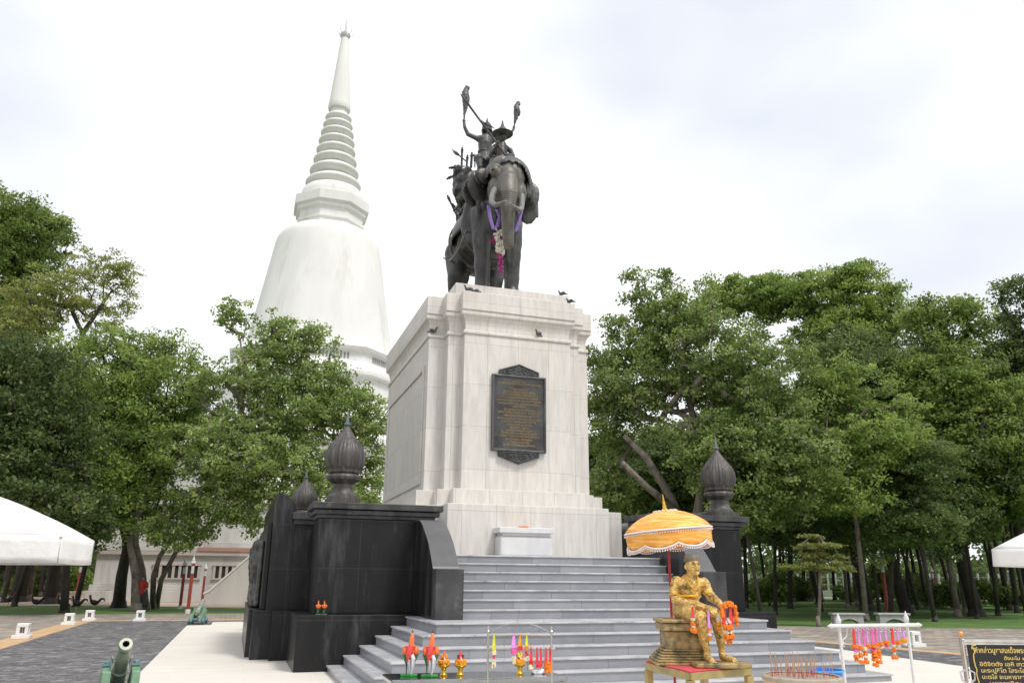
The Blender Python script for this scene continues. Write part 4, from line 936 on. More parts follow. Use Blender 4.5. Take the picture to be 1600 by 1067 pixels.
GG = 'garlands on the golden statue'
garland(sg(1068, 946, -.36), .03, .10, REDR, [(.11, .022, .02, WHITEF), (.145, .03, .025, ORANGE), (.175, .02, .02, WHITEF), (.205, .036, .03, ORANGE)], 'red-ribboned marigold garland hanging at the statue right thigh', GG)
garland(sg(1089, 952, -.43), .035, .14, MAGR, [(.16, .022, .02, ORANGE), (.20, .02, .02, WHITEF), (.225, .022, .025, ORANGE)], 'mauve-ribboned garland between the knees of the golden statue', GG)
garland(sg(1105, 955, -.40), .025, .05, WHITEF, [(.06, .022, .025, WHITEF), (.09, .026, .025, YORANGE), (.125, .024, .02, YORANGE)], 'small white and yellow garland on the statue left knee', GG)
gl = garland(sg(1116, 942, -.44), .055, .17, REDR, [(.15, .035, .03, WHITEF), (.19, .05, .035, ORANGE), (.235, .035, .02, WHITEF), (.27, .052, .04, ORANGE), (.32, .03, .04, ORANGE)], 'thick orange marigold garland with a pink ribbon hanging from the statue left hand', GG, strands=2)
mb = MB(); r = random.Random(4)
for k in range(90):
    a = r.uniform(-.3, 3.6); mb.ell((.065*cos(a)*1.0+.015, r.uniform(-.02, .02), -.07+.075*sin(a)+r.uniform(-.015, .015)-(.1*r.random() if cos(a) > .7 else 0)), r.uniform(.014, .02), 6)
obj('flower_loop', mb, ORANGE, gl, smooth=True)
# parasol
UM = mat('orange_sequin_cloth', (.88, .42, .06), (.80, .27, .03), 1.0, .4, .15, .4, 60, stretch=(3, 3, 40), c3=(.92, .56, .16), s3=2.5, stretch3=(2, 2, 30), lo3=.45, hi3=.6)
TRIM = plain('white_lace_trim', (.80, .76, .78), .8)
FU = 8.45
pc = AF(1043, 826, FU); pg = Vector((pc.x, pc.y, .05))
pu = local_t('parasol', 'orange ceremonial parasol with white lace trim and gold spire over the golden statue', 'parasol', pg)
zr = pc.z-.05; ru = .445
tilt = Matrix.Translation((0, 0, zr)) @ Matrix.Rotation(R(5.5), 4, 'Y').inverted()
mb = MB(); nn = 96
prf = [(.0, .19), (.05, .188), (.12, .178), (.2, .155), (.28, .122), (.35, .082), (.41, .035), (.44, .0), (.445, -.02)]
vs = []; fs = []
for r_, z in prf[1:]:
    for k in range(nn):
        a = 2*pi*k/nn; rr2 = r_*(1-.012*abs(sin(4*a))*(r_/.44)); vs.append(tilt @ Vector((rr2*cos(a), rr2*sin(a), z)))
m_ = len(prf)-1
for i in range(m_-1):
    for k in range(nn): fs.append((i*nn+k, i*nn+(k+1) % nn, (i+1)*nn+(k+1) % nn, (i+1)*nn+k))
fs.append(tuple(range(nn))); mb.add(vs, fs); cn = obj('canopy', mb, UM, pu, smooth=True, ang=60)
s_ = cn.modifiers.new('solid', 'SOLIDIFY'); s_.thickness = .006
def vz(a): return -.155-.045*abs(sin(4*a))**.8 + .0
mb = MB(); vs = []; fs = []
for i in range(5):
    for k in range(nn):
        a = 2*pi*k/nn; zz = -.022+(vz(a)+.022)*i/4; rr2 = (.445-.015*i/4)*(1-.012*abs(sin(4*a)))+.006*sin(24*a)*i/4; vs.append(tilt @ Vector((rr2*cos(a), rr2*sin(a), zz)))
for i in range(4):
    for k in range(nn): fs.append((i*nn+k, i*nn+(k+1) % nn, (i+1)*nn+(k+1) % nn, (i+1)*nn+k))
mb.add(vs, fs); va = obj('valance', mb, UM, pu, smooth=True, ang=60); s_ = va.modifiers.new('solid', 'SOLIDIFY'); s_.thickness = .006
mb = MB()
mb.tube([tilt @ Vector((.449*cos(a), .449*sin(a), -.022)) for a in [2*pi*j/64 for j in range(65)]], .009, 6)
mb.tube([tilt @ Vector((.436*cos(a), .436*sin(a), vz(a))) for a in [2*pi*j/128 for j in range(129)]], .010, 6)
for j in range(110): a = 2*pi*j/110; mb.ell(tilt @ Vector((.45*cos(a), .45*sin(a), -.045)), .0075, 6); mb.ell(tilt @ Vector((.438*cos(a), .438*sin(a), vz(a)-.022)), .0095, 6)
for j in range(16): a = 2*pi*j/16; mb.ell(tilt @ Vector((.11*cos(a), .11*sin(a), .182)), (.022, .022, .01), 6)
obj('lace_trim', mb, TRIM, pu, smooth=True)
mb = MB(); mb.lathe([(.028, .185), (.03, .2), (.018, .215), (.022, .235), (.013, .25), (.016, .27), (.008, .29), (.009, .31), (.002, .36)], 14, M=tilt); obj('spire', mb, GOLDM, pu, smooth=True, ang=60)
mb = MB(); mb.tube([(0, 0, .0), (0, 0, zr+.17)], .013, 10); obj('pole', mb, mat('red_pole', (.45, .02, .03), (.35, .02, .02), 8, .35), pu, smooth=True)
mb = MB(); mb.lathe([(.16, 0), (.15, .05), (.03, .07)], 20); obj('foot', mb, GREYT, pu, smooth=True, ang=40)

# incense pot on its stand
FI = 6.5; pi_ = AF(1253, 1056, FI); rp = 59/(FPX*1.06/FI)
ip = local_t('incense_pot', 'large round incense pot with beige rim on a stand, full of joss sticks', 'incense pot', Vector((pi_.x, pi_.y, .0)))
zi = pi_.z
mb = MB(); mb.lathe([(rp*.5, zi-.32), (rp*.75, zi-.28), (rp*.98, zi-.16), (rp*.93, zi-.06), (rp*.96, zi-.045), (rp, zi-.035), (rp*1.0, zi-.005), (rp*.97, zi+.004), (rp*.90, zi), (rp*.88, zi-.02)], 48); obj('bowl', mb, mat('glazed_gold_bowl', (.55, .40, .17), (.47, .33, .13), 5, .35), ip, smooth=True, ang=50)
mb = MB(); mb.lathe([(rp*.985, zi-.034), (rp*1.015, zi-.02), (rp*1.01, zi), (rp*.96, zi+.009), (rp*.90, zi+.006)], 48); mb.f = mb.f[:-2]; obj('rim', mb, mat('beige_rim', (.42, .36, .28), (.30, .26, .2), 14, .5), ip, smooth=True)
mb = MB(); mb.lathe([(.001, zi-.004), (rp*.5, zi+.004), (rp*.89, zi-.006)], 40); mb.f = mb.f[:-1]; obj('ash', mb, mat('ash', (.36, .30, .25), (.27, .22, .18), 40, .95, 0, .8, 80), ip)
mb = MB(); mb.box(-.25, .25, -.25, .25, .05, zi-.321); obj('stand', mb, WHITED, ip, bevel=.01)
STICK = mat('incense_stick', (.50, .33, .2), (.42, .27, .15), 20, .8)
STR = mat('red_stick_end', (.55, .03, .05), (.45, .03, .05), 20, .8)
r = random.Random(9); proto = None
for k in range(58):
    a = r.uniform(0, 6.28); q = rp*.8*r.random()**.5
    loc = Vector((pi_.x, pi_.y, zi-.005))+RH*(q*cos(a))+FH*(q*sin(a))
    if proto is None:
        proto = thing('incense_stick', 'thin joss stick with red end burning down in the incense pot', 'incense stick', loc, 0, 'joss sticks in the incense pot', world=False)
        mb = MB(); mb.tube([(0, 0, 0), (0, 0, .05)], .0018, 5); obj('handle', mb, STR, proto)
        mb = MB(); mb.tube([(0, 0, .05), (0, 0, .15)], .0024, 5); obj('incense', mb, STICK, proto)
        o = proto
    else: o = copy_tree(proto, loc=loc)
    o.rotation_euler = (r.uniform(-.08, .08), r.uniform(-.08, .08), r.uniform(0, 6)); o.scale = (1, 1, r.uniform(.7, 1.25))
# blue bin
FB = 8.0; pb = AF(1289, 1045, FB); rb = 26/(FPX*1.06/FB)
bb = local_t('plastic_bin', 'bright blue open plastic bin behind the incense pot', 'bin', Vector((pb.x, pb.y, .05)))
BL = plain('blue_plastic', (.02, .24, .75), .35); zb = pb.z-.05
mb = MB(); mb.lathe([(rb*.78, .0), (rb*.97, zb-.02), (rb*1.03, zb-.015), (rb*1.04, zb), (rb*.97, zb), (rb*.93, zb-.03), (rb*.76, .02)], 40); obj('tub', mb, BL, bb, smooth=True, ang=50)
mb = MB(); mb.tube([(rb*1.05*cos(a), rb*1.05*sin(a), zb-.01) for a in [2*pi*j/40 for j in range(41)]], .008, 6); obj('rim', mb, plain('light_blue_rim', (.06, .38, .85), .35), bb, smooth=True)
# white rack with garlands
FW = 9.0
w0, w1 = AF(1311, 977, FW), AF(1417, 975, FW+.25)
wr = thing('garland_rack', 'white metal rack with pointed posts and a row of orange garlands', 'rack', (w0.x, w0.y, .05), math.atan2(w1.y-w0.y, w1.x-w0.x), world=False)
wdd = math.hypot(w1.x-w0.x, w1.y-w0.y); zb_ = w0.z-.05
for x, zt_ in ((0, AF(1311, 957, FW).z-.05), (wdd, AF(1416, 954, FW+.25).z-.05)):
    mb = MB(); mb.tube([(x, 0, 0), (x, 0, zt_-.11)], .016, 10); mb.lathe([(.017, zt_-.11), (.026, zt_-.10), (.026, zt_-.07), (.003, zt_)], 8, (x, 0, 0)); obj('post', mb, WPAINT, wr, smooth=True, ang=40)
mb = MB(); mb.tube([(-.11, -.03, zb_+.0), (wdd+.12, -.03, zb_+.0)], .020, 10)
for x, s in ((-.11, -1), (wdd+.12, 1)): mb.tube([(x, -.03, zb_), (x+s*.01, -.03, zb_), (x+s*.06, -.03, zb_)], (.026, .026, .002), 8)
obj('rail', mb, WPAINT, wr, smooth=True, ang=60)
mb = MB()
for k in range(11):
    x = wdd*(.17+.068*k); mb.tube([(x+.02*cos(a), -.03, zb_-.045+.02*sin(a)) for a in [2*pi*j/12 for j in range(11)]], .004, 5)
for x, s in ((.02, 1), (wdd-.02, -1)): mb.tube([(x, 0, zb_-.19), (x+s*.01, 0, zb_-.14), (x+s*.06, 0, zb_-.11), (x+s*.08, 0, zb_-.03)], .006, 6); mb.tube([(x+s*.02+.015*cos(a), 0, zb_-.19+.02*sin(a)) for a in [2*pi*j/10 for j in range(9)]], .004, 5)
obj('scrolls', mb, WPAINT, wr, smooth=True)
GW = 'garlands on the white rack'
def wp(u):
    k = (u-1311)/106; q = w0+(w1-w0)*k; return Vector((q.x, q.y, w0.z-.03))-FH*.035
O, YO, Wf, Pk = ORANGE, YORANGE, WHITEF, PINKR
desc = [(1330, .045, .16, REDR, [(.18, .036, .025, O), (.215, .03, .02, Pk), (.25, .022, .02, Wf), (.28, .03, .02, O), (.31, .024, .02, O)], 'red-ribboned garland nearest the left post of the white rack'),
        (1337, .03, .17, MAGR, [(.19, .03, .025, O), (.23, .02, .02, Wf), (.27, .028, .04, O), (.33, .03, .02, O)], 'mauve garland with a long orange tail, second on the white rack'),
        (1344.5, .03, .17, PINKR, [(.20, .026, .03, LYEL), (.25, .026, .04, O), (.30, .022, .02, O), (.335, .032, .02, O)], 'pink garland with a cream ring above orange flowers on the white rack'),
        (1350, .025, .15, MAGR, [(.175, .03, .025, O), (.21, .02, .02, MAGR)], 'short mauve garland left of the wide pink one on the white rack'),
        (1358, .05, .15, PINKR, [(.175, .034, .025, O), (.215, .03, .02, Pk), (.26, .038, .05, O), (.31, .038, .02, O), (.365, .038, .02, O)], 'wide pink-ribboned garland with the longest tail of marigolds, middle of the white rack'),
        (1364, .03, .14, PINKR, [(.165, .03, .02, O), (.24, .034, .05, O), (.29, .034, .03, O), (.335, .036, .018, O)], 'pink garland pressed against the longest one, on its right'),
        (1370, .025, .13, MAGR, [(.155, .032, .025, O), (.19, .022, .02, Wf)], 'mauve garland with a single orange ball just right of the rack middle'),
        (1379, .025, .12, MAGR, [(.145, .036, .028, O), (.18, .026, .018, Pk)], 'mauve garland with a pink fringe left of the red one'),
        (1389.5, .045, .16, REDR, [(.18, .02, .02, Wf), (.22, .024, .04, O), (.26, .016, .02, Wf), (.295, .040, .022, O)], 'red-ribboned garland on the right half of the white rack'),
        (1398, .025, .12, MAGR, [(.145, .036, .026, O), (.18, .022, .018, Wf)], 'mauve garland with one orange ball, second from the right post'),
        (1407.5, .025, .10, MAGR, [(.125, .034, .024, YO), (.16, .022, .02, Wf)], 'short mauve garland nearest the right post of the white rack')]
for d in desc: garland(wp(d[0]), d[1], d[2], d[3], d[4], d[5], GW)
# sign board
FG = 5.6
g0, g1 = AF(1503, 998, FG), AF(1668, 998, FG); zt_ = (g0.z+g1.z)/2
sb = local_t('prayer_sign', 'black sign board with gold Thai prayer text in a chrome frame', 'sign', Vector((g0.x, g0.y, 0)))
wb = (g1-g0).length; CH = mat('chrome', (.72, .70, .68), (.5, .48, .46), 8, .12, .95); SBK = mat('sign_black', (.008, .008, .009), (.012, .012, .013), 5, .25)
mb = MB(); mb.box(.03, wb-.03, -.008, .008, zt_-.62, zt_-.035); obj('panel', mb, SBK, sb)
mb = MB(); mb.box(-.005, wb+.005, -.02, .02, zt_-.022, zt_); mb.box(.0, wb, -.016, .016, zt_-.036, zt_-.0225); mb.box(.0, wb, -.02, .02, zt_-.64, zt_-.615)
obj('frame', mb, CH, sb, bevel=.004)
for x in (-.004, wb+.004):
    mb = MB(); mb.tube([(x, 0, .05), (x, 0, zt_+.005)], .016, 12); pst = obj('post', mb, CH, sb, smooth=True)
    mb = MB(); mb.ell((x, 0, zt_+.03), .018, 12); obj('ball_finial', mb, mat('copper_ball', (.80, .38, .12), (.7, .3, .1), 5, .2, .8) if x < 0 else bpy.data.materials['copper_ball'], pst, smooth=True)
    mb = MB()
    for s in (-1, 1): mb.tube([(x+s*.012, -.012, zt_-.19), (x+s*.045, -.015, zt_-.205), (x+s*.04, -.015, zt_-.25), (x+s*.012, -.012, zt_-.27)], .007, 8)
    obj('handle', mb, CH, pst, smooth=True)
GT2 = mat('gold_lettering', (.70, .52, .16), (.62, .45, .13), 20, .5)
mb = MB(); spx = FPX*1.065/FG
def line(tx, u0, v0, v1, hh=None, right=None):
    vs, fs = text_mesh(tx, 1.0, 'LEFT'); xs = [v.x for v in vs]
    lat = lambda u: (AF(u, 1000, FG)-g0).dot(RH)
    zc0, zc1 = AF(u0, v1, FG).z, AF(u0, v0, FG).z
    k = (zc1-zc0)/.62
    kx = k if right is None else (lat(right)-lat(u0))/(max(xs)-min(xs))
    mb.add([(lat(u0)+(v.x-min(xs))*kx, -.0095-v.z*.5, zc0+v.y*k) for v in vs], fs)
line('คำกล่าวบูชาสมเด็จพระนเรศวรมหาราช', 1519, 1012, 1019, right=1651)
line('ตั้งนะโม ๓ จบ', 1563, 1025.5, 1030, right=1606)
line('อิติจิตตัง เอหิ เทวตาชิ มหาเตชะ', 1524, 1034, 1039.5, right=1648)
line('นะระปูชิโต โสระโส ปัจจะยาธิปะติ', 1525, 1044, 1049.5, right=1648)
line('นะเรโส จะมหาราชา เมตตะ จะกะโรมิ', 1525, 1054, 1059.5, right=1648)
line('มหาจาริกะ พุทโธ โหติ', 1535, 1064, 1069.5, right=1640)
obj('lettering', mb, GT2, sb)
mb = MB(); zz = lambda v: AF(1512, v, FG).z
for pts in ([(.045, 1005), (.07, 1003.5), (.085, 1004.5), (.075, 1007), (.052, 1008), (.048, 1013), (.06, 1011), (.072, 1013), (.066, 1018), (.055, 1021), (.052, 1030), (.056, 1040), (.062, 1045), (.056, 1052), (.06, 1060), (.066, 1068)], [(.05, 1010), (.065, 1016), (.06, 1020)], [(.085, 1004), (.3, 1004.3), (wb-.09, 1004.6)]):
    mb.tube([(x, -.012, zz(v)) for x, v in pts], .0042 if len(pts) > 3 else .003, 6)
obj('corner_ornament', mb, GT2, sb, smooth=True)

# ------------------------------------------------------------------ cannons
CGR = mat('green_painted_wood', (.13, .26, .16), (.20, .33, .22), 3, .6, 0, .3, 20, c3=(.33, .38, .27), s3=5, lo3=.55, hi3=.75)
CBL = mat('blue_green_iron', (.10, .20, .24), (.18, .28, .30), 6, .5, .2)
CBR = mat('patinated_barrel', (.30, .31, .25), (.22, .27, .20), 3, .45, .3, .2, 20, c3=(.08, .22, .14), s3=5, lo3=.55, hi3=.7)
pcn = AF(197, 1008, 10.4)
def cannon(p, rz, label):
    t = thing('cannon', label, 'cannon', p, rz, 'small cannons beside the monument', world=False)
    ax = Vector((0, -.86, .5)).normalized(); o_ = Vector((0, .40, .42))
    q = Vector((0, 0, 1)).rotation_difference(ax).to_matrix().to_4x4(); M_ = Matrix.Translation(o_) @ q
    mb = MB(); mb.lathe([(.03, -.10), (.045, -.08), (.03, -.05), (.06, -.03), (.115, 0), (.12, .05), (.105, .06), (.11, .3), (.118, .31), (.118, .35), (.095, .36), (.085, .8), (.072, .98), (.08, .995), (.092, 1.02), (.094, 1.06), (.085, 1.085), (.045, 1.085), (.045, .8)], 32, M=M_)
    br = obj('barrel', mb, CBR, t, smooth=True, ang=40)
    mb = MB(); mb.lathe([(.0449, .80), (.0449, 1.084)], 24, M=M_); mb.f = mb.f[:-1]; obj('bore', mb, RK, br)
    for s in (-1, 1):
        mb = MB(); q_ = o_+ax*.5+Vector((s*.11, 0, .03)); mb.tube([q_+ax*-.05, q_+Vector((s*.02, 0, .07)), q_+ax*.06], .012, 8); obj('dolphin_handle', mb, CBR, br, smooth=True)
        cheek = [(-.42, .12), (-.42, .60), (-.22, .62), (-.20, .66), (-.02, .66), (.0, .54), (.16, .54), (.18, .44), (.34, .44), (.36, .32), (.52, .32), (.56, .12)]
        mb = MB(); mb.prism(cheek, s*.13 if s > 0 else -.24, .24 if s > 0 else -.13, 'x'); ck = obj('carriage_cheek', mb, CGR, t, bevel=.012)
        mb = MB(); mb.box(min(s*.12, s*.25), max(s*.12, s*.25), -.23, -.1, .662, .69); mb.ell((s*.185, -.165, .70), (.04, .07, .035), 10); obj('trunnion_cap', mb, CBL, ck, smooth=True, ang=40)
        for y in (-.28, .38):
            mb = MB(); mb.lathe([(.03, -.045), (.13, -.04), (.13, .04), (.05, .045), (.03, .06)], 20, M=Matrix.Translation((s*.30, y, .13)) @ Matrix.Rotation(s*pi/2, 4, 'Y')); obj('wheel', mb, CBL, t, smooth=True, ang=40)
    mb = MB(); mb.box(-.129, .129, -.36, .5, .16, .26); mb.box(-.3, .3, -.31, -.25, .1, .159); mb.box(-.3, .3, .35, .41, .1, .159); obj('axle_bed', mb, CBL, t, bevel=.01)
    mb = MB(); mb.lathe([(.12, -.36), (.12, -.44)], 20, (0, 0, 0), M=Matrix.Translation((0, 0, .4)) @ Matrix.Rotation(pi/2, 4, 'X').inverted()); 
    return t
off_ = Vector((0, .40, .42))+Vector((0, -.86, .5)).normalized()*1.085
rzc = math.atan2(CAMP.y-pcn.y, CAMP.x-pcn.x)+pi/2+R(3)
loc = Vector((pcn.x, pcn.y, 0))-Vector((off_.x*cos(rzc)-off_.y*sin(rzc), off_.x*sin(rzc)+off_.y*cos(rzc), 0)); loc.z = .016
c1_ = cannon(loc, rzc, 'weathered green cannon pointing at the viewer, nearest at lower left')
s0 = (pcn.z)/(off_.z)
c1_.scale = (s0, s0, s0)
copy_tree(c1_, loc=tuple(AZ(309, 974, .016)), rotz=math.atan2(12.6-CAMP.y, -7.4-CAMP.x)+pi/2-.22, scale=.84, label='distant green cannon with pale barrel at the far edge of the cream pavement')

# ------------------------------------------------------------------ white ground lanterns
def lantern(p, label):
    t = thing('ground_lantern', label, 'lantern', p, 0, 'white concrete ground lanterns', world=False)
    mb = MB(); mb.box(-.37, .37, -.37, .37, 0, .14); obj('base', mb, WHITEP, t, bevel=.02)
    mb = MB(); 
    for sx in (-1, 1):
        for sy in (-1, 1): mb.box(min(sx*.10, sx*.25), max(sx*.10, sx*.25), min(sy*.10, sy*.25), max(sy*.10, sy*.25), .141, .43)
    mb.box(-.25, .25, -.25, .25, .4305, .57); mb.box(-.24, .24, -.24, .24, .1405, .2); obj('body', mb, WHITEP, t, bevel=.03, segs=3)
    mb = MB(); mb.box(-.095, .095, -.095, .095, .201, .43); l_ = obj('lamp', mb, mat_lamp, t)
    mb = MB()
    for s in (-1, 1):
        mb.box(-.006, .006, s*.137-.006, s*.137+.006, .201, .429); mb.box(s*.135-.006, s*.135+.006, -.006, .006, .201, .429)
    obj('grille', mb, WHITEP, l_)
    return t
WHITEP = mat('white_painted_concrete', (.78, .78, .77), (.70, .70, .69), 3, .7, c3=(.6, .6, .58), s3=3, lo3=.6, hi3=.8); mat_lamp = mat('dull_lamp_glass', (.22, .18, .16), (.16, .14, .13), 10, .3)
la = lantern(tuple(AZ(34, 997, .012)), 'white concrete ground lantern, the largest and nearest at the left edge')
la.scale = (.60, .60, .70)
for q, l_ in ((AZ(107, 976.5, 0), 'white ground lantern second from the left on the orange strip'), (AZ(139, 970, 0), 'white ground lantern at the corner of the orange strip, third from the left'),
              (AZ(218, 970.5, 0), 'white ground lantern standing alone left of the far cannon'), (AZ(1428, 1011, 0), 'white ground lantern on the right, seen beside the white garland rack')):
    copy_tree(la, loc=(q[0], q[1], .012), label=l_)
# benches
def bench(p, rz, label):
    t = thing('stone_bench', label, 'bench', p, rz, 'stone benches at the lawn edge', world=False)
    mb = MB(); mb.box(-.65, .65, -.22, .22, .42, .5); obj('seat', mb, mat_bench, t, bevel=.02)
    mb = MB(); mb.prism([(-.58, 0), (-.58, .419), (.58, .419), (.58, 0), (.42, 0), (.35, .16), (.2, .24), (0, .28), (-.2, .24), (-.35, .16), (-.42, 0)], -.17, .17, 'y'); obj('arched_support', mb, mat_bench, t, bevel=.01)
    return t
mat_bench = mat('grey_stone_bench', (.42, .42, .41), (.34, .34, .33), 5, .8)
b1 = bench(tuple(AZ(1325, 978, 0)), -.32, 'grey stone bench at the lawn edge behind the left half of the white rack')
copy_tree(b1, loc=AZ(1396, 978, 0), label='grey stone bench at the lawn edge behind the right half of the white rack')
# lamp posts
def post(p, h, label):
    t = thing('lamp_post', label, 'lamp post', p, 0, 'red and white lamp posts', world=False)
    mb = MB(); mb.lathe([(.13, 0), (.13, .18), (.10, .2)], 8); obj('base', mb, WPAINT, t)
    mb = MB(); mb.tube([(0, 0, .2), (0, 0, 1.95)], .085, 8); obj('pole', mb, REDPOST, t)
    mb = MB(); mb.tube([(0, 0, 1.951), (0, 0, 2.32)], .078, 8); obj('lamp', mb, LGLASS, t)
    mb = MB(); mb.lathe([(.085, 2.321), (.085, 2.40)], 8); obj('ring', mb, REDPOST, t)
    mb = MB(); mb.lathe([(.07, 2.401), (.14, 2.46), (.13, 2.56), (.06, 2.6), (.09, 2.64), (.04, 2.7), (.004, 2.9)], 10); obj('finial', mb, WPAINT, t, smooth=True, ang=50)
    t.scale = (h/2.9,)*3; return t
p0 = post(tuple(AZ(293, 958, 0)), 2.75, 'red and white lamp post with white foot, middle of three by the terrace')
for u, v, h, l_ in ((281, 951, 2.75, 'darker red lamp post, left of three by the terrace'), (315, 944, 2.6, 'thin dark red lamp post, right of three before the sloping parapet'), (118, 939, 2.9, 'dark red lamp post at the corner of the white terrace, by the market umbrella'), (70, 930, 2.9, 'farthest red lamp post under the left market umbrella'),
                    (1388, 963, 3.2, 'bright red lamp post with white top in front of the right grove'), (1463, 943, 3.0, 'small distant red lamp post deep in the right grove')):
    o = copy_tree(p0, loc=AZ(u, v, 0), scale=h/2.9, label=l_)
# ------------------------------------------------------------------ market umbrellas
def market(A_, e1, e2, rise, label, val=.26):
    c_ = A_+(e1+e2)/2
    t = thing('market_umbrella', label, 'umbrella', (c_.x, c_.y, 0), 0, 'white market umbrellas')
    cs = [A_, A_+e1, A_+e1+e2, A_+e2]; apex = c_+Vector((0, 0, rise))
    mb = MB(); n = 14; vs = []; fs = []
    for q in range(4):
        a, b = cs[q], cs[(q+1) % 4]; b0 = len(vs)
        for i in range(n+1):
            t_ = i/n
            for j in range(n+1):
                s_ = j/n; e = a*(1-s_)+b*s_; p = e*(1-t_)+apex*t_
                p = p+Vector((0, 0, .10*rise*sin(pi*t_)*(1-.45*sin(pi*s_))+.004*sin(40*s_+9*t_)))
                vs.append(p)
        for i in range(n):
            for j in range(n):
                k = b0+i*(n+1)+j; fs.append((k, k+1, k+n+2, k+n+1))
    mb.add(vs, fs); o = obj('canopy', mb, WCANVAS, t, smooth=True, ang=180)
    m = o.modifiers.new('weld', 'WELD'); m.merge_threshold = .002; m = o.modifiers.new('solid', 'SOLIDIFY'); m.thickness = .012
    for q in range(4):
        a, b = cs[q], cs[(q+1) % 4]; L_ = (b-a).length; nrm = Vector(((b-a).y, -(b-a).x, 0)).normalized(); mb = MB(); m_ = 24; vs = []; fs = []
        if nrm.dot(a-c_) < 0: nrm = -nrm
        for i in range(5):
            for j in range(m_+1):
                s_ = .002+.996*j/m_; p = a*(1-s_)+b*s_+nrm*(.012*sin(s_*11+q)*i/4+.006*i/4)-Vector((0, 0, val*i/4+.0+.012*sin(s_*pi*1.0)*i/4)); vs.append(p)
        for i in range(4):
            for j in range(m_): k = i*(m_+1)+j; fs.append((k, k+1, k+m_+2, k+m_+1))
        mb.add(vs, fs); o = obj('valance', mb, WCANVAS, t, smooth=True, ang=180); s2 = o.modifiers.new('solid', 'SOLIDIFY'); s2.thickness = .008
    for q in range(4):
        mb = MB(); mb.tube([cs[q]-Vector((0, 0, .03)), apex-Vector((0, 0, .06))], .014, 6); obj('rib', mb, STEEL, t, smooth=True)
    mb = MB(); mb.tube([(c_.x, c_.y, .05), (c_.x, c_.y, apex.z+.08)], .028, 12); obj('pole', mb, STEEL, t, smooth=True)
    mb = MB(); mb.box(c_.x-.3, c_.x+.3, c_.y-.3, c_.y+.3, .017, .1); obj('weight_base', mb, WHITED, t, bevel=.01)
    return t
A_ = AF(97, 836, 9.2); B_ = AZ(148, 845, A_.z); e1 = B_-A_; e1.z = 0
e2 = Vector((-e1.y, e1.x, 0)).normalized()*2.9
if e2.dot(RH) > 0: e2 = -e2
e1 = e1.normalized()*e1.length
market(A_, e1, e2, .62, 'big white market umbrella canopy cut by the left edge of the view', .30)
A_ = AF(1549, 858, 12.0)
market(A_, RH*1.3-FH*2.3, RH*2.3+FH*1.3, .72, 'white market umbrella at the right edge beyond the sign board', .24)
# ------------------------------------------------------------------ person and roosters on the lawn
pp = Vector((-10.75, 27.0, 0))
pe = thing('person', 'person in a dark red shirt standing with back turned beside the pale tree trunk', 'person', pp, -YAW, world=False)
mb = MB()
for s in (-1, 1):
    mb.cap([(s*.09, 0, .85), (s*.10, -.02, .48), (s*.10, .0, .1)], [.09, .062, .045], 10); mb.cap([(s*.10, 0, .05), (s*.11, -.13, .04)], [.045, .035], 8)
mb.cap([(0, 0, .9), (0, 0, 1.1), (0, -.01, 1.3)], [.14, .125, .15], 12); mb.ell((0, 0, 1.36), (.20, .1, .09), 12); mb.cap([(0, 0, 1.4), (0, -.01, 1.5)], [.055, .05], 8)
mb.ell((0, -.02, 1.6), (.075, .09, .11), 12); mb.ell((0, -.11, 1.59), (.015, .02, .02), 6)
for s in (-1, 1):
    mb.cap([(s*.21, 0, 1.36), (s*.25, -.03, 1.12), (s*.20, -.16, .98)], [.055, .042, .032], 8); mb.ell((s*.185, -.2, .96), (.03, .045, .02), 8)
    for k in range(4): mb.cap([(s*.185+(k-1.5)*.016, -.23, .96), (s*.185+(k-1.5)*.016, -.27, .945)], [.008, .007], 5)
    mb.cap([(s*.16, -.2, .965), (s*.145, -.23, .955)], [.009, .008], 5)
organic('body', mb, mat('skin', (.30, .17, .11), (.26, .15, .1), 8, .6), pe, .012, 2)
mb = MB(); mb.cap([(0, 0, .88), (0, 0, 1.1), (0, -.01, 1.32)], [.165, .155, .17], 12); mb.ell((0, 0, 1.36), (.225, .125, .10), 12)
for s in (-1, 1): mb.cap([(s*.21, 0, 1.36), (s*.25, -.02, 1.18)], [.075, .068], 8)
organic('shirt', mb, mat('dark_red_shirt', (.42, .025, .02), (.3, .02, .02), 6, .8), pe, .014, 2)
mb = MB()
for s in (-1, 1): mb.cap([(s*.08, 0, .88), (s*.10, -.02, .48), (s*.10, 0, .09)], [.115, .085, .065], 10)
organic('trousers', mb, mat('dark_trousers', (.03, .03, .035), (.05, .05, .055), 6, .9), pe, .014, 2)
mb = MB(); mb.ell((0, .0, 1.64), (.088, .10, .095), 12); obj('hair', mb, RK, pe, smooth=True)
mb = MB(); 
rst = None
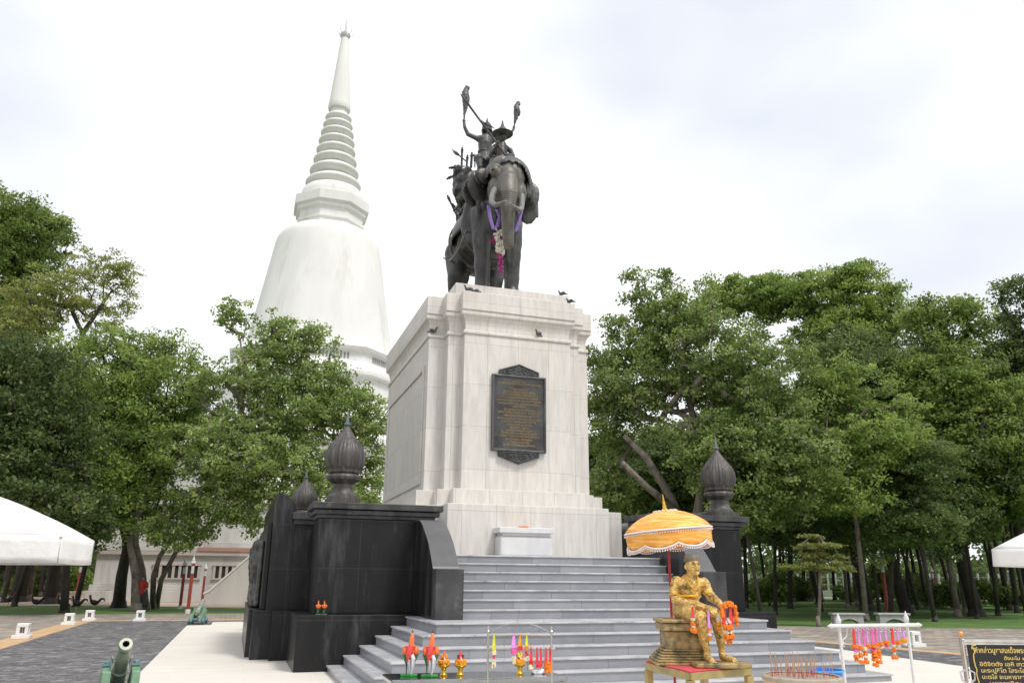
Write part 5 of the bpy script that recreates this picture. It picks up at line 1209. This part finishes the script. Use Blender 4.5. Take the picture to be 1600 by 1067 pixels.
def lawn_rooster(p, rz, label):
    t = thing('rooster', label, 'rooster', p, rz, 'dark roosters on the lawn', world=False)
    mb = MB(); mb.ell((0, 0, .33), (.12, .22, .14), 12, (R(-12), 0, 0)); mb.cap([(0, -.15, .4), (0, -.22, .52), (0, -.22, .62)], [.09, .06, .045], 8); mb.ell((0, -.24, .65), (.045, .06, .05), 8)
    mb.cap([(0, .18, .36), (0, .32, .52), (0, .45, .52), (0, .52, .38)], [.08, .06, .045, .015], 8); organic('body', mb, RK, t, .02, 2)
    mb = MB(); mb.prism([(-.32, .66), (-.30, .74), (-.27, .71), (-.25, .76), (-.22, .71), (-.18, .72), (-.2, .66)], -.01, .01, 'x'); mb.cap([(0, -.29, .61), (0, -.29, .56)], [.02, .015], 6); obj('comb', mb, RR, t)
    mb = MB(); mb.tube([(0, -.29, .65), (0, -.35, .64)], (.018, .003), 6); obj('beak', mb, YORANGE, t)
    for s in (-1, 1): mb = MB(); mb.tube([(s*.05, 0, .25), (s*.05, -.01, .0)], .014, 6); obj('leg', mb, GOLDTABLE, t)
    return t
q = AZ(55, 950, 0)
ra = lawn_rooster(q, 2.0-pi, 'dark rooster with red comb on the lawn in front of the thick trunk')
for u, v, rz, l_ in ((12, 946, 1.9, 'dark rooster statue at the far left of the lawn, facing right'), (95, 951, -.9, 'dark rooster half hidden by a thin trunk, middle of the lawn'), (119, 953, -1.1, 'dark rooster beside the last thin trunk left of the terrace corner'), (146, 951, -1.2, 'dark rooster with red head nearest the white terrace wall')):
    copy_tree(ra, loc=AZ(u, v, 0), rotz=rz, label=l_)
# ------------------------------------------------------------------ far fence and banner behind the grove
FENP = plain('grey_fence_paint', (.42, .43, .42))
fe = thing('fence', 'white concrete post fence far behind the right grove', 'fence', tuple(AD(1400, 900, 100))[:2]+(0,))
a, b = AD(1150, 900, 112), AD(1700, 900, 96); a.z = b.z = 0
mb = MB(); d = (b-a)/40; dn = d.normalized(); nn_ = Vector((-dn.y, dn.x, 0))*.12
mb.prism([((a-nn_).x, (a-nn_).y), ((b-nn_).x, (b-nn_).y), ((b+nn_).x, (b+nn_).y), ((a+nn_).x, (a+nn_).y)], 0, .7, 'z'); obj('low_wall', mb, WHITED, fe)
for k in range(41):
    q = a+d*k; mb = MB(); mb.box(q.x-.09, q.x+.09, q.y-.09, q.y+.09, .701, 2.6); obj('post', mb, FENP, fe)
for z in (1.4, 2.2):
    mb = MB(); mb.tube([a+Vector((0, 0, z)), b+Vector((0, 0, z))], .03, 6); obj('rail', mb, FENP, fe)
q0, q1 = AZ(1443, 942, 0), AZ(1527, 942, 0); q0.z = q1.z = 0
bn = thing('banner', 'long low turquoise and blue banner seen between the grove trunks', 'banner', tuple((q0+q1)/2))
d = (q1-q0); d.normalize(); n_ = Vector((-d.y, d.x, 0))*.03
for (z0_, z1_, m_) in ((.25, .85, plain('blue_banner', (.03, .20, .45))), (.851, 1.35, plain('turquoise_banner', (.12, .40, .40)))):
    mb = MB(); mb.prism([((q0-n_).x, (q0-n_).y), ((q1-n_).x, (q1-n_).y), ((q1+n_).x, (q1+n_).y), ((q0+n_).x, (q0+n_).y)], z0_, z1_, 'z'); obj('panel', mb, m_, bn)
for t_ in (0, .33, .66, 1):
    q = q0+(q1-q0)*t_-n_*2.5; mb = MB(); mb.tube([(q.x, q.y, 0), (q.x, q.y, 1.4)], .04, 6); obj('stake', mb, STEEL, bn)

# ------------------------------------------------------------------ trees
F_BODHI = foliage('bodhi_leaves', (.125, .19, .045), (.27, .37, .095), (.47, .56, .20), .45)
F_MANGO = foliage('broad_leaves', (.095, .16, .03), (.23, .32, .07), (.40, .50, .13), .45)
F_BRIGHT = foliage('bright_leaves', (.09, .15, .03), (.22, .31, .06), (.40, .48, .13), .45)
F_DARK = foliage('dark_leaves', (.06, .10, .026), (.14, .20, .06), (.26, .33, .10), .4)
F_YOUNG = foliage('young_leaves', (.15, .18, .045), (.31, .35, .09), (.48, .50, .16), .45)
F_DRY = foliage('dry_leaves', (0.075, 0.069, 0.044), (0.106, 0.106, 0.062), (0.150, 0.163, 0.062), .25)
F_RED = foliage('reddish_leaves', (.22, .05, .02), (.30, .08, .03), (.33, .15, .05), .3)

def leaves_obj(name, Pn, size, tone, m, parent, rng, asp=.55, upb=.7):
    off = np.array(OFF.get(parent, Vector()))
    n = len(Pn); Pn = Pn-off
    nrm = rng.normal(size=(n, 3)); nrm[:, 2] += upb*np.sign(rng.random(n)-.08)
    nrm /= np.linalg.norm(nrm, axis=1)[:, None]
    t = rng.normal(size=(n, 3)); t[:, 2] -= .5; t -= nrm*(t*nrm).sum(1)[:, None]; t /= np.linalg.norm(t, axis=1)[:, None]
    b = np.cross(nrm, t); s = (size*(.65+.7*rng.random(n)))[:, None]
    V = np.empty((n, 4, 3)); V[:, 0] = Pn-t*s*.5; V[:, 1] = Pn+b*s*asp*.5+t*s*.05; V[:, 2] = Pn+t*s*.5-nrm*s*.12; V[:, 3] = Pn-b*s*asp*.5+t*s*.05
    me = bpy.data.meshes.new(name); me.vertices.add(4*n); me.vertices.foreach_set('co', V.reshape(-1))
    me.loops.add(4*n); me.loops.foreach_set('vertex_index', np.arange(4*n, dtype=np.int32))
    me.polygons.add(n); me.polygons.foreach_set('loop_start', np.arange(0, 4*n, 4, dtype=np.int32)); me.polygons.foreach_set('loop_total', np.full(n, 4, dtype=np.int32))
    a = me.attributes.new('tone', 'FLOAT', 'FACE'); a.data.foreach_set('value', tone.astype(np.float32))
    me.update(calc_edges=True); me.materials.append(m)
    o = bpy.data.objects.new(name, me); COL.objects.link(o); o.parent = parent; OFF[o] = OFF.get(parent, Vector())
    return o
def tree(name, label, base, trunks, blobs, ncl, per, leaf, rc, lm, bm_, seed, group=None, shellp=.35, tw=.020, world=True, asp=.55, zmin=-9, limb=1.0, flat=.6, tone_hi=.0):
    """trunks: list of (points, radii); blobs: (x,y,z,rx,ry,rz); branches grow from the trunks to every leaf clump"""
    rng = np.random.default_rng(seed)
    t = thing(name, label, 'tree', base, 0, group, world)
    bl = np.array([list(b) for b in blobs], float); vol = bl[:, 3]*bl[:, 4]*bl[:, 5]; vol = vol**.75
    who = rng.choice(len(bl), ncl, p=vol/vol.sum()); d = rng.normal(size=(ncl, 3)); d /= np.linalg.norm(d, axis=1)[:, None]
    lump = 1+.20*np.sin(d[:, 0]*5.1+who*2.3)*np.cos(d[:, 2]*6.3+who)+.10*rng.normal(size=ncl)
    r_ = (shellp+(1-shellp)*rng.random(ncl)**.7)*lump
    Cc = bl[who, :3]+d*bl[who, 3:]*r_[:, None]; Cc = Cc[Cc[:, 2] > zmin]; ncl = len(Cc)
    nodes = []; par = []; rad = []
    ends = []
    for pts, rs_ in trunks:
        last = -1
        for p, q in zip(pts, rs_):
            nodes.append(np.array(p, float)); par.append(last); rad.append(q); last = len(nodes)-1
        ends.append(last)
    nt0 = len(nodes); top = np.mean([nodes[i] for i in ends], axis=0)
    order = np.argsort(np.linalg.norm(Cc-top, axis=1)); cnt = [0]*nt0; leafn = []
    roots = [i for i in range(nt0)]
    ok = [not (nodes[i][2] < max(n[2] for n in nodes[:nt0])*.45) for i in range(nt0)]
    for ci in order:
        c = Cc[ci]; A = np.array(nodes); D = np.linalg.norm(A-c, axis=1)
        dt = np.linalg.norm(A-top, axis=1); pen = np.where(A[:, 2] > c[2]+.8, 1.6, 1.0)
        sc = D*pen+dt*.12
        sc[:nt0] = np.where(ok, sc[:nt0], 1e9)
        j = int(np.argmin(sc)); p0 = nodes[j]; L_ = np.linalg.norm(c-p0); ns = max(1, int(L_/(rc*1.3)))
        prev = j
        for k in range(1, ns+1):
            q = p0+(c-p0)*k/ns
            if k < ns: q = q+rng.normal(size=3)*L_*.07+np.array([0, 0, -.06*L_*sin(pi*k/ns)])
            nodes.append(q); par.append(prev); rad.append(0); cnt.append(0); prev = len(nodes)-1
        leafn.append(prev)
    n = len(nodes); w_ = np.zeros(n)
    for i in leafn: w_[i] += 1
    for i in range(n-1, nt0-1, -1):
        if par[i] >= 0: w_[par[i]] += w_[i]
    for i in range(nt0, n): rad[i] = min(.15, tw*limb*(w_[i]**.45))
    mb = MB()
    for pts, rs_ in trunks:
        r2 = list(rs_); mb.tube(pts, r2, 10)
        x, y, z = pts[0]
        if z < .6: mb.lathe([(rs_[0]*1.45, -.05), (rs_[0]*1.2, .12), (rs_[0]*1.0, .4)], 10, (x, y, z))
    for i in range(nt0, n):
        p, q = nodes[par[i]], nodes[i]
        ra = min(rad[par[i]], rad[i]*1.35) if par[i] >= nt0 else min(rad[par[i]]*.85, rad[i]*1.5)
        mb.tube([p, q], [ra, rad[i]], 5 if rad[i] > .05 else 4, cap=False)
    tr = obj('trunk', mb, bm_, t, smooth=True, ang=180)
    per_ = np.full(ncl, per); idx = np.repeat(np.arange(ncl), per_)
    g = rng.normal(size=(len(idx), 3)); g /= (np.linalg.norm(g, axis=1)[:, None]+1e-9); g *= (rng.random(len(idx))**.5)[:, None]
    rcs = (rc*(.7+.7*rng.random(ncl)))[idx][:, None]
    Pn = Cc[idx]+g*rcs*np.array([1, 1, flat])
    ct = rng.normal(.42+tone_hi, .17, ncl)
    tone = np.clip(ct[idx]+rng.normal(0, .16, len(idx)), 0, 1)
    leaves_obj('crown', Pn, leaf, tone, lm, t, rng, asp)
    return t
def B(u, v, D, ru, rv, rd=None):
    c = AD(u, v, D); k = D/FPX*1.02
    return (c.x, c.y, c.z, ru*k, (rd or ru)*k, rv*k)
def TP(l, rs_): return ([tuple(AD(*p)) if p[1] < 10000 else p for p in l], rs_)
def bs(u, v, D):
    p = AD(u, v, D); return (p.x, p.y, 0)
def gp(u, v):
    p = AZ(u, v, 0); return (p.x, p.y, 0)

# left side
b = gp(185, 949)
tree('broadleaf_tree', 'large dark green tree with one thick leaning trunk in front of the terrace', b,
     [([b, tuple(AD(190, 900, 50)), tuple(AD(198, 860, 50)), tuple(AD(199, 815, 49.5)), tuple(AD(190, 740, 48))], [.36, .30, .26, .24, .2]),
      ([tuple(AD(198, 850, 50)), tuple(AD(180, 770, 49)), tuple(AD(150, 690, 48))], [.2, .17, .12])],
     [B(165, 590, 48, 85, 80), B(95, 640, 47, 80, 80), B(250, 610, 49, 75, 75), B(190, 700, 47, 110, 80), B(110, 760, 46, 80, 50), B(210, 790, 48, 90, 40), B(300, 660, 48, 50, 70), B(225, 545, 49, 45, 35)],
     1300, 62, .19, .62, F_MANGO, BARKD, 11, limb=1.1)
b = gp(100, 957)
tree('broadleaf_tree', 'shady dark tree behind the white market umbrella at the left edge', b,
     [([b, tuple(AD(103, 900, 45)), tuple(AD(105, 860, 45)), tuple(AD(90, 780, 44)), tuple(AD(60, 700, 44))], [.2, .17, .15, .13, .1])],
     [B(20, 620, 43, 85, 85), B(70, 700, 43, 90, 70), B(-20, 720, 42, 80, 90), B(50, 790, 42, 90, 45), B(110, 800, 43, 60, 40), B(-40, 580, 44, 70, 60), B(150, 830, 44, 28, 25)],
     900, 64, .19, .62, F_DARK, BARKD, 12)
b = gp(227, 952)
tree('bodhi_tree', 'airy pale green bodhi tree with several thin trunks in front of the stupa', b,
     [([b, tuple(AD(222, 890, 48)), tuple(AD(212, 850, 47)), tuple(AD(215, 790, 46))], [.22, .18, .15, .12]),
      ([gp(238, 951), tuple(AD(240, 900, 48)), tuple(AD(250, 868, 47)), tuple(AD(300, 800, 46)), tuple(AD(360, 700, 45)), tuple(AD(385, 600, 45)), tuple(AD(375, 530, 45))], [.16, .14, .12, .11, .1, .08, .05]),
      ([gp(244, 950), tuple(AD(252, 905, 48)), tuple(AD(275, 862, 47)), tuple(AD(340, 810, 46)), tuple(AD(430, 740, 45)), tuple(AD(500, 660, 45))], [.15, .13, .12, .12, .1, .08]),
      ([gp(212, 955), tuple(AD(212, 900, 47)), tuple(AD(203, 850, 47)), tuple(AD(230, 760, 46))], [.24, .2, .16, .12])],
     [B(440, 540, 45, 55, 45), B(490, 530, 45, 35, 25), B(400, 600, 45, 60, 60), B(540, 630, 45, 55, 55), B(470, 640, 45, 80, 60), B(350, 700, 44, 70, 65), B(430, 740, 44, 100, 50), B(560, 720, 45, 45, 60), B(365, 490, 45, 28, 26),
      B(345, 780, 44, 60, 40), B(520, 790, 44, 80, 40), B(390, 810, 43, 30, 22), B(320, 600, 45, 30, 30), B(270, 830, 45, 60, 28), B(575, 660, 45, 36, 45), B(500, 590, 45, 50, 36), B(440, 690, 44, 60, 50), B(585, 745, 45, 24, 40)],
     1750, 40, .165, .48, F_BODHI, BARK, 13, limb=1.0, asp=.75, tone_hi=.05)
b = bs(58, 760, 66)
tree('rain_tree', 'tall bright green tree rising above the others at the left edge', b,
     [([b, tuple(AD(60, 800, 66)), tuple(AD(45, 600, 66)), tuple(AD(30, 450, 66))], [.5, .42, .35, .22])],
     [B(25, 380, 66, 60, 45), B(65, 365, 66, 45, 38), B(40, 330, 66, 24, 22), B(-10, 430, 66, 60, 50), B(95, 350, 66, 15, 14), B(10, 500, 66, 60, 40), B(-30, 350, 66, 60, 60)],
     800, 60, .24, .8, F_BRIGHT, BARKD, 14, flat=.4)
b = bs(100, 800, 60)
tree('rain_tree', 'thin spreading tree with open crown and bare limbs, upper left beside the tall one', b,
     [([b, tuple(AD(100, 800, 60)), tuple(AD(105, 620, 60)), tuple(AD(100, 560, 60))], [.4, .33, .28, .24]),
      ([tuple(AD(105, 620, 60)), tuple(AD(130, 520, 60)), tuple(AD(170, 460, 60))], [.24, .18, .1]), ([tuple(AD(102, 600, 60)), tuple(AD(60, 500, 60)), tuple(AD(40, 450, 60))], [.22, .16, .1])],
     [B(150, 420, 60, 50, 26), B(190, 430, 60, 26, 30), B(110, 455, 60, 60, 30), B(60, 470, 60, 50, 40), B(205, 470, 60, 12, 20), B(20, 520, 60, 50, 50), B(160, 500, 60, 30, 20)],
     520, 34, .19, .62, F_YOUNG, BARKD, 15, flat=.25, limb=.5)
# right side
b = bs(1078, 870, 40)
tree('bodhi_tree', 'big bodhi tree with pale leaning limbs right behind the pedestal', b,
     [([b, tuple(AD(1075, 850, 40)), tuple(AD(1050, 780, 40)), tuple(AD(1010, 715, 39)), tuple(AD(975, 680, 39))], [.30, .26, .2, .16, .12]),
      ([tuple(AD(1078, 870, 40)), tuple(AD(1095, 780, 40)), tuple(AD(1100, 700, 40)), tuple(AD(1080, 640, 40)), tuple(AD(1060, 560, 40))], [.30, .25, .2, .16, .12]),
      ([tuple(AD(1060, 800, 40)), tuple(AD(1010, 760, 38.5)), tuple(AD(972, 722, 38))], [.2, .15, .11]),
      ([tuple(AD(1100, 740, 40)), tuple(AD(1160, 660, 40)), tuple(AD(1210, 600, 40))], [.2, .15, .1])],
     [B(1000, 600, 40, 75, 60), B(1100, 560, 40, 90, 80), B(1200, 620, 40, 90, 90), B(1060, 500, 40, 60, 45), B(1010, 470, 40, 30, 40), B(1042, 435, 40, 16, 24), B(985, 432, 40, 14, 14), B(960, 505, 40, 16, 14),
      B(1150, 700, 39, 110, 60), B(950, 650, 41, 50, 70), B(1240, 720, 38, 70, 70), B(935, 570, 42, 30, 30), B(1180, 780, 38, 70, 40), B(950, 760, 41, 50, 50), B(1000, 530, 40, 50, 40)],
     1900, 56, .16, .52, F_BODHI, BARK, 16, limb=1.0, asp=.7)
b = bs(1338, 800, 56)
tree('rain_tree', 'tall bright-topped tree above the grove, right of the bodhi tree', b,
     [([b, tuple(AD(1335, 850, 56)), tuple(AD(1340, 740, 56)), tuple(AD(1370, 690, 56)), tuple(AD(1340, 620, 56))], [.4, .34, .3, .24, .2]),
      ([tuple(AD(1370, 700, 56)), tuple(AD(1430, 650, 56)), tuple(AD(1450, 620, 56))], [.22, .16, .1]), ([tuple(AD(1350, 740, 56)), tuple(AD(1300, 640, 56)), tuple(AD(1250, 540, 56))], [.24, .18, .12])],
     [B(1335, 445, 56, 42, 28), B(1280, 465, 56, 60, 40), B(1200, 470, 57, 60, 35), B(1130, 470, 58, 45, 35), B(1375, 490, 56, 40, 40), B(1320, 530, 56, 80, 50), B(1210, 445, 57, 26, 16), B(1315, 425, 56, 14, 12), B(1345, 420, 56, 18, 12), B(1265, 432, 56, 12, 10), B(1150, 440, 57, 14, 10), B(1395, 455, 56, 14, 16)],
     1000, 60, .22, .72, F_BRIGHT, BARKD, 17, flat=.4)
tree('shade_tree', 'dark umbrella-shaped tree with forked black limbs showing sky beneath, right side', bs(1392, 760, 50),
     [([bs(1392, 760, 50), tuple(AD(1385, 850, 50)), tuple(AD(1390, 760, 50)), tuple(AD(1400, 690, 50))], [.32, .28, .24, .2]),
      ([tuple(AD(1400, 690, 50)), tuple(AD(1375, 650, 50)), tuple(AD(1350, 620, 50))], [.17, .13, .1]), ([tuple(AD(1400, 700, 50)), tuple(AD(1440, 670, 50)), tuple(AD(1470, 630, 50))], [.17, .13, .1])],
     [B(1380, 590, 50, 90, 36), B(1330, 560, 50, 60, 40), B(1440, 570, 50, 50, 40), B(1310, 720, 49, 50, 60), B(1340, 800, 48, 70, 50)],
     800, 52, .20, .62, F_DARK, BARKD, 18, flat=.45)
tree('shade_tree', 'tall leafy tree with reddish shoots near its top, right of the forked tree', bs(1496, 760, 50),
     [([bs(1496, 760, 50), tuple(AD(1497, 850, 50)), tuple(AD(1495, 700, 50)), tuple(AD(1500, 540, 50))], [.36, .3, .25, .15])],
     [B(1490, 510, 50, 50, 36), B(1440, 500, 50, 30, 26), B(1480, 600, 50, 75, 60), B(1530, 690, 48, 80, 70), B(1460, 700, 49, 55, 70), B(1480, 790, 47, 70, 50), B(1498, 470, 50, 12, 8), B(1455, 475, 50, 14, 12), B(1520, 480, 50, 10, 16)],
     1150, 60, .20, .65, F_MANGO, BARKD, 19, flat=.5)
tree('shade_tree', 'dull olive tree rising at the right edge behind the grove', bs(1590, 760, 52),
     [([bs(1590, 760, 52), tuple(AD(1590, 850, 52)), tuple(AD(1590, 650, 52)), tuple(AD(1595, 520, 52))], [.34, .3, .25, .15])],
     [B(1592, 455, 52, 26, 24), B(1570, 500, 52, 18, 16), B(1590, 560, 52, 50, 50), B(1570, 650, 50, 60, 70), B(1640, 600, 52, 60, 90), B(1590, 750, 48, 70, 60), B(1650, 480, 52, 40, 40)],
     850, 58, .20, .65, F_DARK, BARKD, 20, flat=.5, tone_hi=.1)
b = gp(1279, 979)
tree('young_tree', 'slim young tree with layered yellow-green foliage on the lawn right of the monument', b,
     [([b, tuple(AD(1281, 930, 35)), tuple(AD(1280, 880, 35)), tuple(AD(1279, 835, 35))], [.07, .06, .045, .02])],
     [B(1276, 838, 35, 16, 5), B(1281, 853, 35, 30, 5), B(1268, 868, 35, 30, 5), B(1290, 869, 35, 30, 4), B(1250, 886, 35, 27, 5), B(1310, 887, 35, 24, 5), B(1280, 882, 35, 30, 6)],
     90, 75, .10, .30, F_YOUNG, BARK, 21, flat=.22, tw=.012)
# grove trees: four kinds, each copied
def grove_kind(seed, h, r_, lm, lean, bmx, leaf=.21):
    rg = random.Random(seed)
    tk = [([(0, 0, 0), (lean*.3, .05, h*.25), (lean*.8, 0, h*.5), (lean, .1, h*.72)], [.145, .12, .10, .07])]
    bls = [(lean+rg.uniform(-1, 1)*r_*.6, rg.uniform(-1, 1)*r_*.6, h*(.40+.52*rg.random()**.8), r_*.55, r_*.55, h*.12) for _ in range(10)]
    return tree('grove_tree', 'slender dark-trunked tree standing in the shady grove', (0, 0, 0), tk, bls, 420, 62, leaf, .62, lm, bmx, seed, group='trees of the shady grove', world=False, flat=.5)
GK = [grove_kind(31, 12, 3.2, F_DARK, .6, BARKD), grove_kind(32, 14, 3.4, F_MANGO, -.5, BARKD), grove_kind(33, 11, 3.0, F_DARK, 1.2, BARKD), grove_kind(34, 15, 3.6, F_MANGO, .1, BARK)]
rg = random.Random(77); spots = []
def put(u, v=None, D=None, side='right'):
    if D is None:
        p = gp(u, v); p = (p[0], p[1])
    else:
        q = AD(u, 900, D); p = (q.x, q.y)
    if min([9]+[math.hypot(p[0]-a, p[1]-c) for a, c, _ in spots]) < 1.6: return
    spots.append((p[0], p[1], side))
for u, v in ((1354, 970), (1497, 963), (1191, 972), (1200, 975), (1212, 960), (1235, 950), (1260, 951), (1284, 955), (1294, 955), (1325, 950), (1328, 945), (1375, 965), (1392, 968), (1448, 948), (1461, 971), (1490, 949), (1510, 960), (1527, 966), (1545, 968), (1560, 962), (1578, 953), (1590, 957), (1605, 965), (1420, 946), (1340, 947), (1404, 946)):
    put(u, v)
for u, v in ((22, 947), (45, 939), (75, 929), (5, 941), (-15, 950), (92, 933), (118, 948)): put(u, v, side='left')
for _ in range(34): put(rg.uniform(1180, 1680), D=rg.uniform(58, 92))
for _ in range(14): put(rg.uniform(960, 1180), D=rg.uniform(52, 90))
for _ in range(22): put(rg.uniform(-160, 112), D=rg.uniform(75, 120), side='left')
for i, (x, y, side) in enumerate(spots):
    k = GK[rg.randrange(4)]
    Dk = math.hypot(x-CAMP.x, y-CAMP.y); s_ = rg.uniform(.75, 1.0)*min(1.25, (Dk*.225+1.7)/13)
    lb = 'slender dark-trunked tree in the shady grove right of the monument' if side == 'right' else 'dark-trunked tree in the shady grove left of the stupa terrace'
    o = copy_tree(k, loc=(x, y, 0), rotz=rg.uniform(0, 6.28), scale=(s_*rg.uniform(.8, 1.2), s_*rg.uniform(.8, 1.2), s_), label=lb, group='grove trees on the '+side)
def drop(o):
    for c in list(o.children): drop(c)
    bpy.data.objects.remove(o)
for k in GK: drop(k)
# far belt of trees beyond the park: reads as one mass
rng = np.random.default_rng(5); pts = []; 
for i in range(900):
    u = rng.uniform(-250, 1900); D = rng.uniform(118, 175); q = AD(u, 900, D); zc = 1.2+13*rng.random()**1.3 if rng.random() < .75 else rng.uniform(1.0, 3); r_ = rng.uniform(2.0, 4)
    g = rng.normal(size=(150, 3)); g /= np.linalg.norm(g, axis=1)[:, None]; g *= (rng.random(150)**.4)[:, None]
    pts.append(np.array([q.x, q.y, zc])+g*r_*np.array([1, 1, .8]))
fw_ = bpy.data.objects.new('far_trees', None)
Pn = np.concatenate(pts)
me_t = np.clip(rng.normal(.45, .2, len(Pn)), 0, 1)
bpy.data.objects.remove(fw_)
fo = leaves_obj('far_woods', Pn, .8, me_t, F_DARK, None, rng); struct(fo, 'stuff')

# undergrowth in the grove
def shrub_kind(seed, lm, r_):
    rg2 = random.Random(seed)
    bls = [(rg2.uniform(-1, 1)*r_, rg2.uniform(-1, 1)*r_, r_*rg2.uniform(.4, 1.1), r_*.7, r_*.7, r_*.5) for _ in range(5)]
    return tree('shrub', 'low shrub', (0, 0, 0), [([(0, 0, 0), (0, 0, .25), (.05, 0, .5)], [.05, .04, .03])], bls, 130, 55, .17, .4, lm, BARKD, seed, group='shrubs in the grove', world=False)
SK = [shrub_kind(51, F_DARK, .9), shrub_kind(52, F_MANGO, 1.1)]
for k in range(34):
    side = 'right' if k < 24 else 'left'
    q = AD(rg.uniform(1190, 1640), 900, rg.uniform(62, 98)) if side == 'right' else AD(rg.uniform(-60, 108), 900, rg.uniform(80, 110))
    copy_tree(SK[k % 2], loc=(q.x, q.y, 0), rotz=rg.uniform(0, 6), scale=rg.uniform(.8, 1.7), label='low dark shrub in the undergrowth of the grove on the '+side, group='shrubs on the '+side)
for k in SK: drop(k)
